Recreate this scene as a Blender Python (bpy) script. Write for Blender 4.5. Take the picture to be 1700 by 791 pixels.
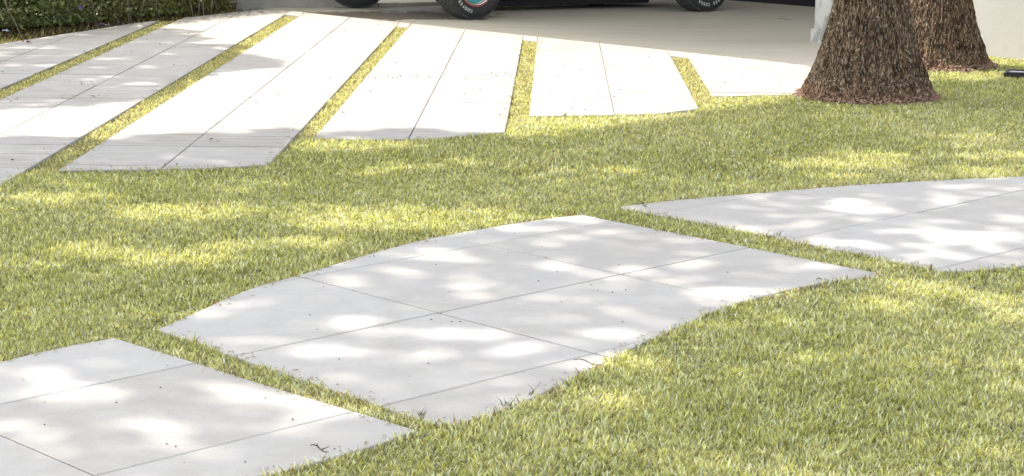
import bpy, bmesh, math, random
import numpy as np
from mathutils import Vector, Matrix

for o in list(bpy.data.objects):
    bpy.data.objects.remove(o, do_unlink=True)
scene = bpy.context.scene
col = scene.collection
RNG = np.random.default_rng(11)
random.seed(5)

# ------------------------------------------------------------------ camera
CAM_H = 1.6
PITCH, ROLL = math.radians(11.3328), math.radians(0.44615)
cd = bpy.data.cameras.new('camera')
cd.sensor_width = 36.0
cd.lens = 36.0 * 3214.0 / 1700.0
cd.clip_start, cd.clip_end = 0.1, 2000.0
cam = bpy.data.objects.new('camera', cd)
col.objects.link(cam)
fwd = Vector((0, math.cos(PITCH), -math.sin(PITCH)))
rt = Vector((1, 0, 0)); up = rt.cross(fwd)
c_, s_ = math.cos(ROLL), math.sin(ROLL)
r2 = c_ * rt + s_ * up; u2 = -s_ * rt + c_ * up
m = Matrix((r2, u2, -fwd)).transposed().to_4x4()
m.translation = Vector((0, 0, CAM_H))
cam.matrix_world = m
scene.camera = cam

# ------------------------------------------------------------------ sky, sun, exposure
SUN_EL = math.radians(55)
SUN_H = Vector((0.93, -0.367, 0))            # way the light travels, seen from above
world = bpy.data.worlds.new('World')
scene.world = world
world.use_nodes = True
wn = world.node_tree
bg = wn.nodes['Background']
sky = wn.nodes.new('ShaderNodeTexSky')
sky.sky_type = 'NISHITA'
sky.sun_disc = False
sky.sun_elevation = SUN_EL
sky.sun_rotation = math.atan2(-SUN_H.x, -SUN_H.y)
sky.dust_density = 2.5
sky.air_density = 1.0
sky.ozone_density = 0.6
hs = wn.nodes.new('ShaderNodeHueSaturation')          # a hazy, milky sky
hs.inputs['Saturation'].default_value = 0.38
wn.links.new(sky.outputs[0], hs.inputs['Color'])
wn.links.new(hs.outputs[0], bg.inputs[0])
bg.inputs[1].default_value = 0.15
sd = bpy.data.lights.new('sun', 'SUN')
sd.energy = 2.45
sd.angle = math.radians(0.53)
sd.color = (1.0, 0.95, 0.87)
sun = bpy.data.objects.new('sun', sd)
col.objects.link(sun)
ldir = Vector((SUN_H.x * math.cos(SUN_EL), SUN_H.y * math.cos(SUN_EL), -math.sin(SUN_EL)))
sun.rotation_euler = ldir.to_track_quat('-Z', 'Y').to_euler()
sun.location = (-6, 20, 25)
scene.view_settings.view_transform = 'Standard'
scene.view_settings.look = 'None'
scene.view_settings.exposure = 1.55
scene.view_settings.gamma = 1.0

# ------------------------------------------------------------------ measured outlines (metres, on the ground)
PATH_PADS = [[(-1.96, 5.479), (-1.787, 5.729), (-1.617, 5.926), (-1.53, 6.041), (-1.437, 6.145), (-1.319, 6.244), (-1.057, 5.995), (-0.782, 5.72), (-0.508, 5.463), (-0.261, 5.223), (-0.344, 5.119), (-0.465, 4.986), (-0.581, 4.865), (-0.65, 4.789), (-0.779, 4.62), (-0.93, 4.398), (-1.482, 4.074)], [(-1.197, 6.364), (-1.1, 6.629), (-1.026, 6.847), (-0.943, 7.048), (-0.806, 7.241), (-0.686, 7.444), (-0.559, 7.658), (-0.377, 7.924), (-0.181, 8.14), (0.026, 8.327), (0.187, 8.461), (0.318, 8.539), (0.436, 8.4), (0.971, 7.838), (1.454, 7.323), (1.268, 7.231), (1.062, 7.078), (0.858, 6.873), (0.707, 6.68), (0.559, 6.437), (0.421, 6.21), (0.291, 5.969), (0.17, 5.751), (0.058, 5.561), (-0.048, 5.401), (-0.15, 5.302), (-0.222, 5.294), (-0.504, 5.604), (-0.807, 5.929)], [(0.474, 8.725), (0.76, 8.925), (1.304, 9.195), (1.62, 9.346), (2.101, 9.527), (2.59, 9.677), (3.095, 9.832), (3.768, 9.98), (3.016, 7.917), (2.448, 7.701), (2.032, 7.511), (1.897, 7.449), (1.768, 7.4), (1.673, 7.397), (1.559, 7.539), (1.401, 7.733), (1.032, 8.136)]]
BAY_EDGE = {'AB': [(-2.644, 7.029), (-2.486, 7.828), (-2.478, 9.227)], 'BC': [(-2.28, 9.631), (-1.896, 9.687), (-1.568, 9.741), (-1.262, 9.872)], 'CD': [(-1.11, 10.796), (-0.816, 10.765), (-0.588, 10.8), (-0.42, 10.856), (-0.047, 11.115)], 'DE': [(0.112, 11.798), (0.627, 11.883), (0.893, 11.954), (1.178, 12.2)], 'EF': [(1.331, 12.853), (1.608, 12.918), (1.9, 12.986), (2.028, 13.16), (2.321, 13.56)]}
VERGE = [(-4.681, 14.261), (-4.357, 15.332), (-4.212, 15.875), (-4.179, 16.132), (-4.135, 16.78), (-3.981, 17.251), (-3.727, 17.572), (-3.487, 18.031), (-3.211, 18.382), (-3.004, 18.878), (-2.716, 19.334), (-2.525, 19.725)]
LAWN_EDGE = [(-2.486, 7.828), (-2.478, 9.227), (-2.478, 9.456), (-2.284, 9.65), (-1.265, 9.891), (-1.21, 10.814), (-1.11, 10.796), (-0.818, 10.788), (-0.515, 10.827), (-0.047, 11.14), (0.112, 11.798), (0.628, 11.911), (1.178, 12.2), (1.331, 12.853), (1.9, 12.986), (2.028, 13.16), (2.321, 13.56)]
CROWN = (-6.0, 3.2, 0.09, ['5555555555555111115555555555555511111111111155555555555555551111555555555555555555555551111155555551111155555555555555555111111155551', '1555555555555511155555555555555511111111111115555555555555551111555555555555555555555551111155555555515555555555555555555111111155555', '1155555555555511115555555555555551111111111111555511115555555515555555555555555555555555111155555555555555555555555555555111111555555', '1115555555555551115555555555555555511111111111555111111555555555555555555555555115555555511555555555555555555555551155555111111555555', '1115555555555551111555555555555555555555551111555111111155555555555555555555511111155555551555555555555555555555555155555511115555555', '1111555555555551111555555555555555555555555555555511111115555555555555555555511111155555555555555555555555555555555555555551155555555', '1111155555555551111555555555555555555555555555555551111115555555555555555555511111115555555555555555555555555555555555555555555555555', '1111111555555551115555555555555551115555555555555555111115555555555555555555551111115555555555555555555555555555555555555555555555555', '1111111111155511115555555555555511111155555555555555555555555555555555511555555511155555555555555555555551155555555555555555555555555', '5555111111111111155555555555555511111115555555555555555555555555555555111555555555555555555555555555555511111555555555555555555555555', '5555555111111111155555555555555511111115555555555555555555555555555555111155555555555555555555555555555551111155555555555555555555555', '5555555555555511555555555555555551111115555555555555555555555555555555111155555555555555555555555555555555111115555555555555555555555', '5555555555555555555555555555555555111155555555555555555555555555555555111155555555555555555555555555555555551111111115555555555555555', '5555555555555555555555555555555555511555555555555555555555555555555555111115555555555555555555555555555555555551111111555555555555555', '5555555555555555555555555111155555555555555555555555555555555555555555511115555555555555555555555555555555555555511111155555111555555', '5555555555555555555555551111115555555555555555555555333334777777666644444344556665555555555555555555555555555555551111155555111155555', '5555555555555555555555555111115555555555555555555555444444477776666655554444455554555555551155555555555555555555555555555555111115555', '5555555555555555555555555111111555555555555555555556655555578776667766554444444445555555551155555555555555555555555555555555511111555', '5555555555555555555555555511111555551115555555555556655456668877777755444444445555655555551155555555511111111155555555555555511111155', '5555555555555551115555555551115555551111555555555555554463466887777643311344455222555555551115555555511111111115555555555555551111111', '5555555555555551111555555555115555551111155555511534422345435577766434422344555544455555551115555555551111111111555555555555551111111', '5555555555555555111555555555515555555111155555111133333223546667665434555556554554445555511111555555555511111115555555555555551111111', '5555555555555555511155555555115555555555555555111132341222335666666645555556632255555555111111155555555555511155555555555555551111115', '5555555555555555551115555555111555555555555555111344532312235556466643334388888855555511111111115555555555555555555555111555551111155', '1555111555555555551115555555111555555555555555511444555653223363446531124222555555541111111111111555555555555555555555511155551111155', '1111111115555555551111555555111555555555555555511443445554322534444522245544346555433111111111111555555555555555555555551115551111555', '1111111111155555551111155555111555555555555555514331113421146435543511125554223554433111111111115555555555555555555555555555555115555', '5555111111111555511111155555511555555555555555513211233345575322442231234888555543224111555555555555511115511115555555555555555555555', '5555551111111111111111155555555555555551555555513211444246655422246554444888855553222111555555555555511111111111555555555555555555555', '5555555511111111111111155555555555555511115555514442455576525554366544532245555655544311555555555555511111111111155555555555555555555', '5555555551111111111111155555555555555111111555576445555877555456655310114544555422243311555555555555551111111111115555555555555555555', '5555555555511155551111555555555555555111111555577634457774432222444531113444222422234415555555555555555555555111111555555111155555555', '1155555555555555555555555555555555555111111555576663477743312334444444456555322453455555555555555555555555555555115555511111111111555', '1115555555555555555555555555555555555511111555577667788653444444222222136666555666554445555555555555555555555555555555511111111111155', '1111155555555555555555555555555155555511111555888777773343553222223442124455555555544445555555555555555555555555555555511111111111155', '1111155555555555555555555555555155555551111555888766644544621233344213333432344443334455555555555555555555555555555555551111111111155', '1111155555555555555555555555555155555555115555887665563356622255555223333422234432223555555555555555555555555555555555555515555555555', '1115555555555555555111555555555115555555555557777663332236652246655544444332244443222455555555555555555555555555555555555555555555555', '5555555555555555555111155555551111555555555558733775453223453346665355424444444554444444555555555555555511155555555555555555555555555', '5555555555555555555111155555551111155555555558977988777321244445664345554444344444433213555555555555555111115555555555555555555555555', '5555555555555555555511155555551111115555555558999987666422343345532355455544444444333201455555515555555111111155555555555555555555555', '5555555555555555555555555555555111111555511578888888834745555545521244444200025554333301355555111155555111111155555555555555555555555', '5555555555555555555555555555555111111155111167888888834744554323321322444200025642111222455555111115555111111155555555555555555555555', '5555555555555555555555555555555511111155511166775882368884422322234554444444466752111124555555111111551111111155555555555511555555555', '5555555555555555555555555555555511111555555667774222257785444444445555444444446796311247885555111111155111111555511155555511115555555', '1555555555555555555555555555555551115555555654676322355667544444444433323334344577976677775555511111555511115555511115555111111555555', '1555555555555115555555511555555551155555555322255321112356655444333333322233433456877666675555551115555555155555511111555111111555555', '1555555555555111555555111115555555555555554321121000000246655443333444442112444444346444567555555555555555555555551111155511111155555', '5555555555555111155555111111555511155555559642100000001246775322345565555212444464334333235555555555555555555555551111555551111115555', '5555555555551111115555511111555111155555558852000012223466674111356655666532225667753221123555555555555555155555555111555555111111555', '5555555555551111115555551111555111115555557741000146421122467321255444423543347778644222333355555555555555115555555555555555551111111', '5555555555511111111555555555555100045005557753112453100000125865343334533543267775421112333355555555555551111555555555555555551111111', '5555555555511111111555555555555500045005566665444653100000002665433332432222256522211111223455551155555555111555555555555555555111111', '5555555555551111111555555555555000445005588888856664218000012574334321233334656322322211111355551155555555111555555555555555555511111', '5555555555555111111555555555555000555605888888888888888888888334344221123568764543454211101145551115555555511555555555555555555551111', '5555555555555551111555555555555005555600988888888888765321100012222222333477774455554221221245551115555555555555555555555555555555555', '1155551555555555555555551111550005555600988888812456753210000000011244444777743222343224432245551115555555555555555555555555555555555', '1111111155555555555555551111150005555670888881111212222100000000001245447788654211243223322335555115555555555555555555555555555555555', '1111111115555555555555551111100065555660898766310000001100000000011254477786776421234223332255555511555555551155555555555555555555555', '1111111111555555555555555111500066555560899885100000000000000000111223477756777432222234442347555551555555511115555555555555555555555', '1115555111155555555555555555500076555556556674100000011111111111112222368544566422111123444347555555555555511111555555555555555555555', '5555555511111111555555555555000777655555101122111112245543432111234334587654344321111122333456755555555555111111155555555555555555555', '5555555555551111115555555555000887765555000001244445778888888888888766778865333211111122223346755555555555111111115555555555555555555', '5555555555555551115555555555000888765555000012466666777888898888888886666786543322211222112467755555555555511111115555555555555555555', '1155555555555555115555555550007888776555612235776667778888888888888888555678854444543332212478855555555555555111155555511111111115555', '1111555555555555555555555550007788776666667787766544568888888888888888555567888555667775222467775555555555555555555555111111111111555', '1111155555555555555555555500006777776666755567666321118888888888888888566666677764456665433445565555555555555555555555511111111111155', '1111155555555555555555555500055667766666722235787421011888888888888888556665434555545554443223445555555555555555555555551111111111155', '1111155555555555555555555500055566666666722235999731122288888888888854323574322345567444442222445555111555555555555555555111111115555', '5555555555555555551115555000055556665556644569887753222246788888876544222476433456666677444334556555111115555555555555555555555555555', '5555555555555555551111555000555555555555677887766775333457778999995213333466655665322346666655566555111111111115555555555555555555555', '5555555555555555511111550000655555555555566666667887655675434699995112653356666664211124665433346555111111111111155555555555555555555', '5555555555555555511111550006665555555555556666677766677753111247886323652126666665211123653211123555111111111111115555555555555555555', '5555555555555555551111550007666666555545556666555556677742111125776656651115666666422123453211112345111111111111111555555555555555555', '5555555555555555555555500007766666655545551116555555566653211235676666652125666665321222244211111241111111551111111555551111155555555', '1555555555555555555555500077766666655555556666655555555555444455666666664236666664100000124421112341111115555511111555551111111555555', '1111555555555555555555500077766666665555566777665555555555555555556666666556666664100000012332122351111115555555555555551111111155555', '1111155555511115555555000077766666666655667111165555566665555544446666666666888865100000001221112341111115555555555555555111111115555', '1111115555111111155555000777666666676611177888766555566666666655556666666688888888810000001111111234111115555555555555555511111115555', '5111115555111111111550000666666666777766777888776555555445677776666666666888888888881100001111111123451115555555555555555551111115555', '5551115555111111111110000666555566777777717888876655422112246887776666668888888888888210001221111123455115555555555555555555555555555', '5555555555511111111110005666555556677777111188876655500000113577776666668888888888888821112332111123455555555555551155555555555555555', '5555555555511111111100006666555555667766667777776655500000012467776666688888888888888843333443222234455555555555551155555555555555555', '5555555555551111111100006666655555566666666677776665500000012468866666668888888888888865445654433345655555555555555155555555555555555', '5555555555551111111000000000000000000000000666666666666111234688866666668888888888888886666665433356655555555555555555555555555555555', '5555555555555111155000000000000000000000000056666666667777568888866666668888888888888866666664211235655555555555555555555555555555555', '5555551555555555555000000000000000000000000000000056607777770998866666666888888888888866666653211123655555555555555555555555555555555', '5555511155555555550000000000000000000000000000000055600077778800060006666688888888888666666664211113565555555555555555555555555555555', '5555511155555555550000000000000000000000000000000005000000777800000000666668888888886666666665321113465555555555555555555555555555555', '5555511155555555550000000000000000000000000000000000000000000000000000006666668888666666666666532223565555555555555555555555555555555', '5555551555555555500000000000000000000000000000000000000000000000000000000666666666666666666666654445666555115555555555555555555555555', '5555555555555555500007000000000000000000000000000000000000000000000000000066666666666666666666666666666555111111111155555555555555555', '5555555555555555000088770000000000000000000000000000000000000000000000000006666666666666666666666666666551111111111115555555555555555', '5555555555555555000088777700000000000000000000000000000000000000000000000000666666666666666666666666666551111111111111555555551155555', '5555555555555555000077777770000000000000000000000000000000000000000000000000066666666666666666666666666611111111111111555555551111555', '5555555555555550000677777777700000000000000000000000000000000000000000000000006666666666666666666666666611111115111115555555551111155', '5555555555555550000667777777777000000000000000000000000000000000000000000000000666666666666666666666666611111155555555555555551111115', '5555555555555500000566666666666670000000000000000000000000000000000000000000000566788866666666666666666661111555555555555555551111115', '5555555555555500005556666655555666600000000000000000000000000000000000000000000067787776666788876667777661111555555555555555551111115', '1555555555555500005555565555544555667000000000000000000000000000000000000000000007766666555567877777777771111555555555555555511111155', '1555555555555000005555555554444444556600000000000000000000000000000000000000000000666666655556776666677771111555555555555555111111155', '5555555555555000065555555555444444455660000000000000000000000000000000000000000000066666666556666566777665111555555555555555555555555', '5555555555555000065555556655554444445556000000000000000000000000000000000000000000006655666666666667766555111155555555555555555555555', '5555555555550000055555566666655544444555500000000000000000000000000000000000000000000555566667777766555555111115555555555555555555555', '5555555555550000655555566677766655555555500000000000000000000000000000000000000000000055666777777655556665111111555555555555555555555', '1555555555500000655555566777777766655555500000000000000000000000000000000000000000000006667777666555667766511111555555555555555555555', '1155555555500006655555666777777777666666500000000000000000000000000000000000000000000000777888776666777777711115555555555555555555555', '1115555555500006665555666777777777766666600000000000000000000000000000000000000000000000067788887777766777755555555555555511115555555', '1111555551000006666666666777777777666677700000000000000000000000000000000000000000000000066678888876666777775555555555555511111155555', '1111155511000056666666667777766666666677700000000000000000000000000000000000000000000000066667777765567777775555555555555551111155555', '1111115511000055666666677776666666666677700000000000000000000000000000000000000000000000066666666555677777885555555555555555111115555', '1111155510000055555566677776666655566111700000000000000000000000000000000000000000000000066666666667776667775555555555555555511155555', '1111555550000444555556667776666555566111700000000000000000000000000000000000000000000000006667777888766667777555555555555555555555555', '5555555500000444455555667777666555566667700000000000000000000000000000000000000000000000006667788887666777776555555555555555555555555', '5555555500000455555555566777666655566667700000000000000000000000000000000000000000000000007767788877788887766155555111115555555555555', '5555555500005555555555566777766111116677760000000000000000000000000000000000000000000000007777777777777777666115555111111555555555555', '5555555000006666666656667777776665556667770000000000000000000000000000000000000000000000006666667776654556776655555111111155555555555', '5555555000006667777666677777776655555667770000000000000000000000000000000000000000000000000777777864333345677755555551111111555555555', '5555550000066677788777777777776655555667777000000000000000000000000000000000000000000000000777788643211223466755555555111111111155555', '5111550000066677888888777777776655555567777000000000000000000000000000000000000000000000000667766432110012345565555555551111111111555', '5111150000055667888888877777776655545566777000000000000000000000000000000000000000000000000666665431100001234555555555555555511111555', '5111100000555567788888777777776655555566777700000000000000000000000000000000000000000000000776667431000000124565555555555555555115555', '0000000000655556788887776666666665555566788770000000000000000000000000000000000000000000000077777431000000013451155555555555555555555', '0000000000665556677877761111666666555566788776000000000000000000000000000000000000000000000067777532000000012344111555555555555555555', '0000000007766556677777661111666666655566778776650000000000000000000000000000000000000000000067788752100000012344111115555555555555555', '0000000008766555667777666155566666666666777776600000000000000000000000000000000000000000000077888852100000002345111111115555555555555', '0000000088776555566776666555566666666666677766500000000000000000000000000000000000000000000066777753210000001356611111115555555555555', '0000000077776555566666666655566666666666666666500000000000000000000000000000000000000000000055666664310000011246755555555555555551555', '0000000067766555556666666665566611666611666666500000000000000000000000000000000000000000000006667775000000112246755555555555555511115', '0000000566666555555666666655556111166111166666500000000000000000000000000000000000000000000088888776000000000000000000000555555511115', '0000000566666555555566666555555511666666677766000000000000000000000000000000000000000000000777887776000000000000000000000000000000000', '0000000566666655555555555555555555666666777770000000000000000000000000000000000000000000005566666666000000000000000000000000000000000', '0000005666776665555555555555444555556666777770000000000000000000000000000000000000000000006555666677700000000000000000000000000000000', '0000006667777666555555555555444455555566677700000000000000000000000000000000000000000000006677777888700000000000000000000000000000000', '0000006677777766666655555555555555555556667000000000000000000000000000000000000000000000006777888888700000000000000000000000000000000', '0000066677777666666666555556666655555555660000000000000000000000000000000000000000000000000667788777600000000000000000000000000000000', '0000076777777666556666666666666666666555560000000000000000000000000000000000000000000000000666666666600000000000000000000000000000000', '0000066677776655555611111677777777776655510000000000000000000000000000000000000000000000000777767777770000000000000000000000000000000', '0000666666666555555611111177788888877665110000000000000000000000000000000000000000000000000888888888770000000000000000000000000000000', '0000666666666555555611111177788888887766110000000000000000000000000000000000000000000000000889999988760000000000000000000000000000000', '0000655566666555555661111777777788887766660000000000000000000000000000000000000000000000000677888887660000000000000000000000000000000', '0005555556666555555067777776666777777766660000000000000000000000000000000000000000000000000556677777760000000000000000000000000000000', '0005555556666655500067777766666666677666660000000000000000000000000000000000000000000000000666667777766000000000000000000000000000000', '0066655556666600000077777776655555666000000000000000000000000000000000000000000000000000000066667777655000000000000000000000000000000', '0066666666600000000007777777665555550000000000000000000000000000000000000000000000000000000065566666655000000000000000000000000000000', '0077776600000000000007778877766555556000000000000000000000000000000000000000000000000000000066556666666000000000000000000000000000000', '0788800000000000000006778887776655566000000000000000000000000000000000000000000000000000000087777778877000000000000000000000000000000', '0800000000000000000000777888777666666600000000000000000000000000000000000000000000000000000088888888877600000000000000000000000000000', '0000000000000000000000677778777666667700000000000000000000000000000000000000000000000000000077888888877600000000000000000000000000000', '0000000000000000000000077777777666667000000000000000000000000000000000000000000000000000000077777778888700000000000000000000000000000', '0000000000000000000000011177776655566000000000000000000000000000000000000000000000000000000007677778898800000000000000000000000000000', '0000000000000000000000011166666555555000000000000000000000000000000000000000000000000000000007666778888800000000000000000000000000000', '0000000000000000000000007666665544440000000000000000000000000000000000000000000000000000000007666667776660000000000000000000000000000', '0000000000000000000000007666555444440000000000000000000000000000000000000000000000000000000006665555555550000000000000000000000000000', '0000000000000000000000006665555544440000000000000000000000000000000000000000000000000000000006666555555550000000000000000000000000000', '0000000000000000000000000655555554440000000000000000000000000000000000000000000000000000000005666666666660000000000000000000000000000', '0000000000000000000000000555555555500000000000000000000000000000000000000000000000000000000005566667777770000000000000000000000000000', '0000000000000000000000000555555550000000000000000000000000000000000000000000000000000000000000666677888770000000000000000000000000000', '0000000000000000000000000005555000000000000000000000000000000000000000000000000000000000000000766677777766000000000000000000000000000', '0000000000000000000000000000000000000000000000000000000000000000000000000000000000000000000000777777777655000000000000000000000000000'])
TWIGS = [(0.602, 8.746), (-0.518, 5.033), (0.243, 5.96), (2.641, 18.912), (1.177, 7.206)]
TUFTS = [(-0.017, 5.489), (0.065, 5.6), (-0.256, 5.371), (1.132, 8.074), (0.309, 11.809), (1.601, 7.506)]
CRUMBS = [(0.124, 7.805, 0.0038), (0.176, 7.32, 0.0038), (0.423, 7.462, 0.0038), (0.102, 7.157, 0.0038), (0.585, 7.123, 0.0038), (0.3, 7.092, 0.0038), (0.319, 7.001, 0.0038), (0.424, 7.015, 0.0038), (0.373, 6.973, 0.0038), (0.18, 6.811, 0.0038), (0.837, 7.333, 0.0038), (0.136, 7.59, 0.0038), (-0.297, 7.436, 0.0038), (0.386, 6.518, 0.0038), (-0.7, 7.026, 0.0038), (-0.657, 6.373, 0.0038), (-0.278, 6.531, 0.0038), (-0.206, 6.498, 0.0038), (-0.177, 6.499, 0.0038), (-0.705, 6.579, 0.0038), (-0.549, 5.988, 0.0038), (-0.263, 5.945, 0.0038), (-0.598, 5.764, 0.0038), (-1.367, 5.47, 0.0038), (-1.158, 5.476, 0.0038), (-1.057, 5.641, 0.0038), (-1.314, 5.247, 0.0038), (-0.704, 4.923, 0.0038), (-0.939, 5.076, 0.0038), (-0.911, 5.055, 0.0038), (-0.622, 5.319, 0.0038), (-0.727, 5.533, 0.0038), (-0.478, 5.045, 0.0038), (1.892, 8.726, 0.0038), (2.078, 8.888, 0.0038), (1.768, 7.957, 0.0038), (2.056, 8.299, 0.0038), (1.478, 8.862, 0.0038), (-0.696, 13.895, 0.006), (-1.038, 13.828, 0.006), (-0.832, 13.713, 0.006), (-0.684, 13.836, 0.006), (-0.615, 13.878, 0.006), (-1.005, 13.778, 0.006), (-0.718, 13.872, 0.006), (-0.98, 13.812, 0.006), (-1.306, 13.747, 0.006), (-0.743, 14.006, 0.006), (-0.823, 13.936, 0.006), (-0.693, 14.048, 0.006), (-1.002, 13.766, 0.006), (-0.615, 14.065, 0.006), (-0.924, 13.807, 0.006), (-0.938, 13.689, 0.006), (-1.058, 13.795, 0.006), (-1.023, 13.7, 0.006), (-0.836, 13.879, 0.006), (-1.149, 13.666, 0.006), (-0.681, 13.784, 0.006), (-0.608, 13.826, 0.006), (-0.959, 13.911, 0.006), (-0.976, 13.707, 0.006), (-1.117, 13.881, 0.006), (-0.891, 13.819, 0.006), (-0.725, 13.97, 0.006), (-1.165, 13.822, 0.006), (-0.592, 13.789, 0.006), (-0.79, 13.877, 0.006), (-0.774, 13.871, 0.006), (-0.675, 13.93, 0.006), (-0.805, 13.856, 0.006), (-0.724, 13.83, 0.006), (-0.332, 13.738, 0.006), (-0.547, 14.058, 0.006), (-0.9, 13.897, 0.006), (-0.738, 14.068, 0.006), (-0.598, 13.76, 0.006), (-1.089, 13.919, 0.006), (-0.985, 13.83, 0.006), (-0.696, 13.663, 0.006), (-0.864, 13.77, 0.006), (-0.791, 13.683, 0.006), (-0.68, 13.727, 0.006), (-1.04, 13.848, 0.006), (-0.978, 13.694, 0.006), (-0.704, 13.882, 0.006), (-0.915, 13.793, 0.006), (-0.972, 13.923, 0.006), (-0.725, 13.623, 0.006), (-0.881, 13.893, 0.006), (-1.066, 13.955, 0.006), (-0.724, 13.772, 0.006), (-0.826, 13.813, 0.006), (-0.807, 13.833, 0.006), (-1.129, 13.867, 0.006), (-0.813, 13.919, 0.006), (-0.927, 13.915, 0.006), (-0.89, 13.76, 0.006), (-0.185, 14.036, 0.006), (-0.051, 13.969, 0.006), (0.045, 14.241, 0.006), (-0.047, 14.077, 0.006), (-0.125, 13.945, 0.006), (-0.022, 13.933, 0.006), (-0.122, 13.872, 0.006), (-0.172, 14.036, 0.006), (-0.053, 14.084, 0.006), (0.095, 13.943, 0.006), (0.098, 14.043, 0.006), (-0.182, 14.006, 0.006), (-0.06, 14.087, 0.006), (-0.099, 14.029, 0.006), (0.036, 14.101, 0.006), (-0.026, 14.095, 0.006), (-0.247, 14.086, 0.006), (-0.27, 14.002, 0.006), (-0.028, 14.016, 0.006), (-0.071, 13.874, 0.006), (-0.111, 14.008, 0.006), (-0.173, 14.179, 0.006), (-0.058, 14.201, 0.006), (-0.069, 14.031, 0.006), (-0.017, 14.039, 0.006), (-0.23, 13.984, 0.006), (-0.202, 14.038, 0.006), (-0.136, 14.038, 0.006), (-0.162, 14.104, 0.006), (-0.164, 14.232, 0.006), (-0.159, 14.139, 0.006), (-0.018, 13.912, 0.006), (-0.353, 13.996, 0.006), (-0.156, 14.125, 0.006), (-0.083, 14.073, 0.006), (-0.334, 14.037, 0.006), (-0.157, 14.013, 0.006), (-0.274, 13.956, 0.006), (-0.061, 14.141, 0.006), (-0.213, 14.027, 0.006), (-0.2, 13.855, 0.006), (-0.119, 14.124, 0.006), (-0.227, 14.024, 0.006), (0.111, 14.059, 0.006), (-0.126, 13.976, 0.006), (-0.143, 13.808, 0.006), (-0.198, 13.949, 0.006), (-0.122, 13.966, 0.006), (-0.266, 13.848, 0.006), (-0.154, 14.02, 0.006), (-3.01, 13.393, 0.0045), (-2.875, 13.221, 0.0045), (-2.994, 13.368, 0.0045), (-2.949, 13.244, 0.0045), (-2.964, 13.231, 0.0045), (-2.868, 13.336, 0.0045), (-2.907, 13.188, 0.0045), (-3.096, 13.348, 0.0045), (-2.857, 13.127, 0.0045), (-2.979, 13.327, 0.0045), (-2.952, 13.191, 0.0045), (-2.904, 13.284, 0.0045), (-3.085, 13.397, 0.0045), (-2.973, 13.262, 0.0045), (-2.899, 13.301, 0.0045), (-2.929, 13.381, 0.0045), (-3.223, 12.523, 0.005), (-3.198, 12.424, 0.005), (-3.21, 12.408, 0.005), (-3.292, 12.479, 0.005), (-3.263, 12.553, 0.005), (-3.245, 12.366, 0.005), (-3.297, 12.62, 0.005), (-3.217, 12.307, 0.005), (-3.211, 12.299, 0.005), (-3.201, 12.41, 0.005), (-3.293, 12.57, 0.005), (-3.204, 12.306, 0.005)]

TP, TD = math.radians(45.929), math.radians(1.2597)
E1 = np.array([math.sin(TP), math.cos(TP)]); E2 = np.array([math.cos(TP), -math.sin(TP)])   # path and garage grid
D1 = np.array([math.sin(TD), math.cos(TD)]); D2 = np.array([math.cos(TD), -math.sin(TD)])   # driveway grid

# ------------------------------------------------------------------ helpers
def tag(o, label=None, cat=None, group=None, kind=None):
    if label: o['label'] = label
    if cat: o['category'] = cat
    if group: o['group'] = group
    if kind: o['kind'] = kind
    return o

def empty(name, loc=(0, 0, 0), rz=0.0):
    o = bpy.data.objects.new(name, None)
    o.empty_display_size = 0.1
    o.location = loc; o.rotation_euler = (0, 0, rz)
    col.objects.link(o)
    return o

def link(name, mesh, mat=None, parent=None, smooth=False):
    o = bpy.data.objects.new(name, mesh)
    if mat is not None:
        if len(mesh.materials) == 0: mesh.materials.append(mat)
    if smooth:
        mesh.polygons.foreach_set('use_smooth', [True] * len(mesh.polygons))
    if parent is not None: o.parent = parent
    col.objects.link(o)
    return o

def mesh_of(name, V, F):
    me = bpy.data.meshes.new(name)
    me.from_pydata([tuple(v) for v in V], [], [tuple(f) for f in F])
    me.update()
    return me

def mesh_np(name, V, tris=None, quads=None, colors=None):
    """fast mesh from numpy arrays; per-vertex colours optional"""
    me = bpy.data.meshes.new(name)
    V = np.asarray(V, dtype=np.float32)
    me.vertices.add(len(V)); me.vertices.foreach_set('co', V.ravel())
    nq = 0 if quads is None else len(quads); nt = 0 if tris is None else len(tris)
    li = []
    if nq: li.append(np.asarray(quads, dtype=np.int32).ravel())
    if nt: li.append(np.asarray(tris, dtype=np.int32).ravel())
    li = np.concatenate(li)
    me.loops.add(len(li)); me.loops.foreach_set('vertex_index', li)
    starts = np.concatenate([np.arange(nq) * 4, nq * 4 + np.arange(nt) * 3]).astype(np.int32)
    me.polygons.add(nq + nt); me.polygons.foreach_set('loop_start', starts)
    me.update(calc_edges=True)
    if colors is not None:
        a = me.color_attributes.new('tint', 'FLOAT_COLOR', 'POINT')
        c = np.ones((len(V), 4), dtype=np.float32); c[:, :3] = colors
        a.data.foreach_set('color', c.ravel())
    return me

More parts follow.
